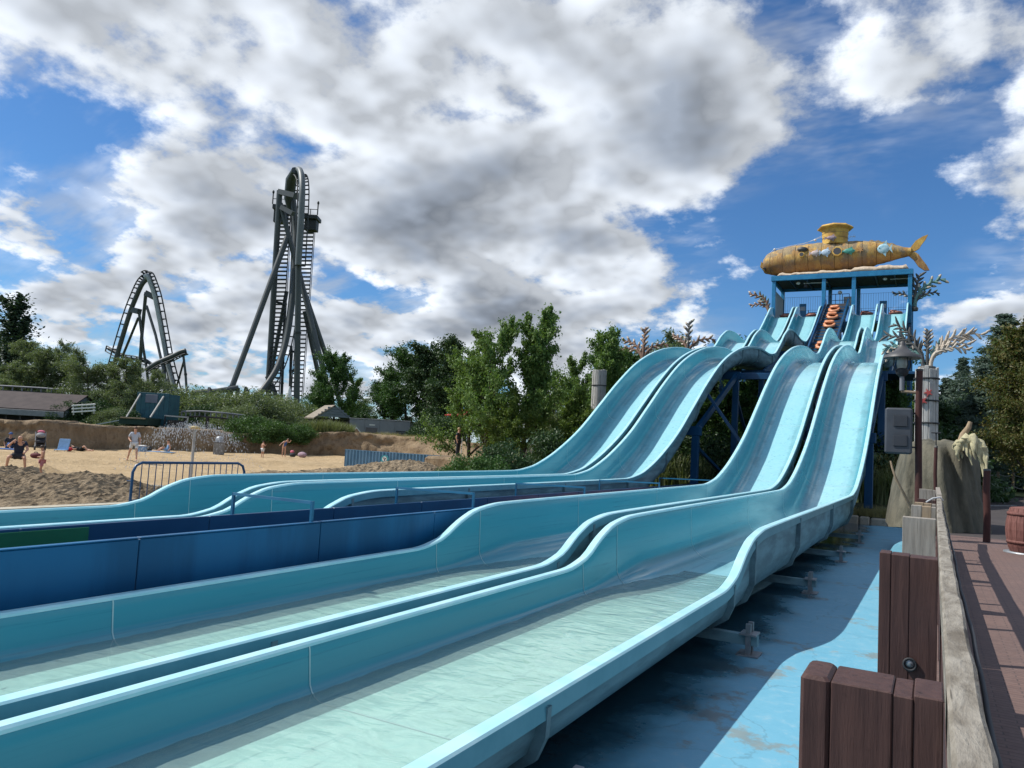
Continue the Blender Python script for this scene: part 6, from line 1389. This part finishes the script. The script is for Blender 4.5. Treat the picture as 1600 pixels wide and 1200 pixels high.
for i, (u, d, tv) in enumerate([(565, 68.5, 673), (585, 68.5, 675), (605, 68.5, 673), (622, 68.5, 676), (645, 67, 678), (665, 65.5, 679), (685, 64, 680)]):
    plant('weed', u, d, .05, tv, rz=i*1.7, wide=1.0, label=['weed patch below the red diamond sign', 'weed patch below the cabin door', 'weed patch left of the cabin louvre', 'weed patch below the cabin louvre', 'weed patch just right of the grey cabin', 'weed patch midway between cabin and young trees', 'weed patch nearest the young trees on the bank'][i], group='weeds along the bank top')
plant('roundmid', 520, 92, -.5, 560, rz=1, wide=.85, label='light crowned tree right of the tall coaster', group=GM)
plant('birch2', 545, 96, -.5, 590, rz=2, wide=.9, label='thin tree behind the open hut', group=GM)
plant('roundmid', 492, 95, -.5, 602, rz=2.6, wide=.8, label='low tree behind the foot of the coaster tower', group=GM)
plant('round', 600, 84, -.5, 585, rz=.4, wide=1.0, label='dark tree behind the grey cabin', group=GM)
plant('roundmid', 632, 80, -.5, 556, rz=1.4, wide=.95, label='green tree rising over the right end of the grey cabin', group=GM)
plant('round', 668, 76, -.5, 552, rz=2.2, wide=1.05, label='dense dark tree right of the grey cabin', group=GM)
plant('round', 705, 72, -.5, 545, rz=3.3, wide=1.0, label='dense dark tree behind the young leafy tree', group=GM)
plant('bushd', 672, 74, -.4, 655, rz=1, wide=1.2, label='dark undergrowth right of the cabin', group=GM)
plant('bushd', 690, 68, -.4, 650, rz=3, wide=1.2, label='dark undergrowth behind the bank end', group=GM)
plant('birch', 818, 44, -2.0, 496, rz=.6, wide=.85, label='tall young leafy tree standing behind the left slide', group=GM)
plant('birch3', 762, 43, -2.0, 516, rz=1.9, wide=.80, label='young leafy tree, left of the tallest one', group=GM)
plant('birch3', 732, 46, -2.0, 556, rz=3.9, wide=.85, label='lower young leafy tree nearest the sandy bank', group=GM)
plant('bright', 785, 41, -2.0, 625, rz=2, wide=.9, label='leafy undergrowth at the foot of the young trees', group=GM)
plant('bushd', 790, 32, -2.1, 690, rz=1, wide=.9, label='dark low shrub behind the left slide wall', group='shrubs behind the left slide')
plant('bush', 735, 31.5, -2.1, 708, rz=2, wide=.9, label='green low shrub at the end of the gravel heap', group='shrubs behind the left slide')
plant('bush', 760, 31, -2.1, 705, rz=3.5, wide=.9, label='green low shrub under the young trees', group='shrubs behind the left slide')
plant('birch', 928, 50, -2.0, 516, rz=2.4, wide=.8, label='young tree left of the pale timber column', group=GM)
plant('birch2', 905, 54, -2.0, 560, rz=5.2, wide=.8, label='thin young tree behind the leftmost slide foot', group=GM)
plant('bright', 880, 42, -2.0, 628, rz=1, wide=.9, label='yellow-green bush beside the foot of the leftmost slide', group='shrubs behind the left slide')
plant('bushd', 862, 39, -2.0, 672, rz=2, wide=.9, label='dark shrub beside the kiosk', group='shrubs behind the left slide')
for i, (u, d, tv, k, rz) in enumerate([(965, 70, 560, 'roundmid', 0), (1000, 78, 556, 'willow', 1), (1045, 84, 560, 'roundmid', 2), (1095, 90, 545, 'willow2', 3), (1130, 96, 560, 'round', 4), (860, 92, 600, 'willow', 5), (1180, 100, 555, 'roundmid', .7), (1240, 104, 560, 'round', 1.5), (1300, 104, 565, 'round', 2.5), (1360, 100, 560, 'roundmid', 3.5), (1400, 84, 560, 'birch', 4.4)]):
    plant(k, u, d, -1.9, tv, rz=rz, wide=1.1, label=('tree behind the left slides' if u < 1150 else 'tree behind the tower legs')+f', column {i+1} from the left' if False else ['tree just right of the pale timber column', 'feathery tree behind the brown seaweed', 'tree behind the crest of the leftmost slide', 'pale tree peeking over the second slide crest', 'dark tree under the launch tower on its left', 'hazy pale tree between the young trees', 'tree under the middle of the launch tower', 'dark tree behind the raft conveyor', 'dark tree behind the right slides', 'green tree behind the right slide crest', 'tree showing between the right slide and the timber column'][i], group='trees behind the slides')
for i, (u, d, tv, k, rz, lab) in enumerate([(1045, 44, 650, 'bushd', 0, 'dark shrub under the left slides near their foot'), (1075, 48, 615, 'roundmid', 1, 'tree under the second slide from the left'), (1100, 54, 600, 'round', 2, 'dark tree beneath the middle of the slides'), (1130, 50, 625, 'roundmid', 3, 'green tree between the two slide pairs'), (1160, 56, 600, 'roundmid', 4, 'leafy tree beside the raft conveyor'), (1090, 42, 680, 'bushd', 5, 'dark low growth between the slide pairs'), (1130, 44, 690, 'bushd', .6, 'dark low growth beside the raft channel'), (1060, 40, 700, 'reed', 1.6, 'grassy clump at the foot of the second slide'), (1010, 46, 665, 'bushd', 1.6, 'dark shrub under the leftmost slide')]):
    plant(k, u, d, -1.9, tv, rz=rz, wide=1.2, label=lab, group='growth under the slides')
for i, (u, d, tv, k, rz, w_, lab) in enumerate([(1345, 39.5, 640, 'bushd', 0, 1.0, 'dark shrub right of the rightmost slide foot'), (1385, 41, 600, 'roundmid', 1, .7, 'green tree just right of the rightmost slide'), (1420, 44, 640, 'bushd', 2, 1.2, 'dark shrub behind the grey rock'), (1360, 36, 715, 'reed', 3, 1.0, 'clump of tall grass at the far end of the blue pool'), (1385, 35.5, 725, 'reed', 4, 1.0, 'second clump of tall grass beside the grey rock'), (1378, 37, 700, 'grassclump', 5, 1.0, 'pale dry grass clump behind the tall grass'), (1340, 37, 740, 'bush', .5, .8, 'low green shrub under the rightmost slide')]):
    plant(k, u, d, -1.85, tv, rz=rz, wide=w_, label=lab, group='planting right of the slide foot')
plant('cedar', 1572, 78, -1.7, 492, rz=.3, wide=1.0, label='big blue-green cedar with layered branches at the right edge', group=GR)
plant('cedar', 1535, 64, -1.7, 575, rz=2.0, wide=1.0, label='lower cedar with drooping layered branches right of the timber column', group=GR)
plant('fir', 1503, 92, -1.7, 560, rz=1.0, wide=.9, label='small pointed conifer between the column and the big cedar', group=GR)
plant('fir', 1478, 96, -1.7, 592, rz=2.0, wide=1.1, label='small conifer just right of the timber column', group=GR)
plant('autumn', 1604, 46, -1.7, 578, rz=1.0, wide=.85, label='tree with rusty turning leaves at the right edge', group=GR)
plant('autumn', 1640, 50, -1.7, 520, rz=3.0, wide=.9, label='tree with turning leaves cut by the right edge', group=GR)
for i, (u, d, tv, k, lab) in enumerate([(1500, 72, 668, 'bushd', 'dark shrub behind the rope fence, leftmost'), (1530, 70, 672, 'bushd', 'dark shrub behind the rope fence, second from the left'), (1560, 68, 660, 'bushd', 'dark shrub behind the rope fence, third from the left'), (1590, 68, 665, 'bushd', 'dark shrub behind the rope fence at the right edge'), (1480, 66, 650, 'round', 'dark tree behind the rock and timber column'), (1515, 76, 630, 'round', 'dark tree behind the rope fence'), (1455, 60, 640, 'round', 'dark tree directly behind the timber column')]):
    plant(k, u, d, -1.7, tv, rz=i, wide=1.3, label=lab, group='dark growth behind the rope fence')
for i in range(16):
    x = -1.0-.55*i; p = Vector((x, 34.75+.25*math.sin(i*2.1), -2.1)); pr = PROTO['weed']; o = copy_tree(pr[0]); o.location = p; o.scale = (.55, .55, .8+.3*math.sin(i)); o.rotation_euler = (0, 0, i*1.1)
    o['label'] = 'dry grass tuft along the stone kerb at the far pool end'; o['group'] = 'dry tufts along the far kerb'
# trees along the horizon so that no bare skyline shows
for i, u in enumerate(range(-200, 1900, 70)):
    k = ('round', 'roundmid', 'willow2')[i % 3]
    if 240 < u < 520: continue
    plant(k, u, 240+30*(i % 3), -1.0, h=7+2.5*(i % 4), rz=i*1.3, wide=1.6, label=None, group='far tree belt')['label'] = 'far tree in the belt along the horizon'
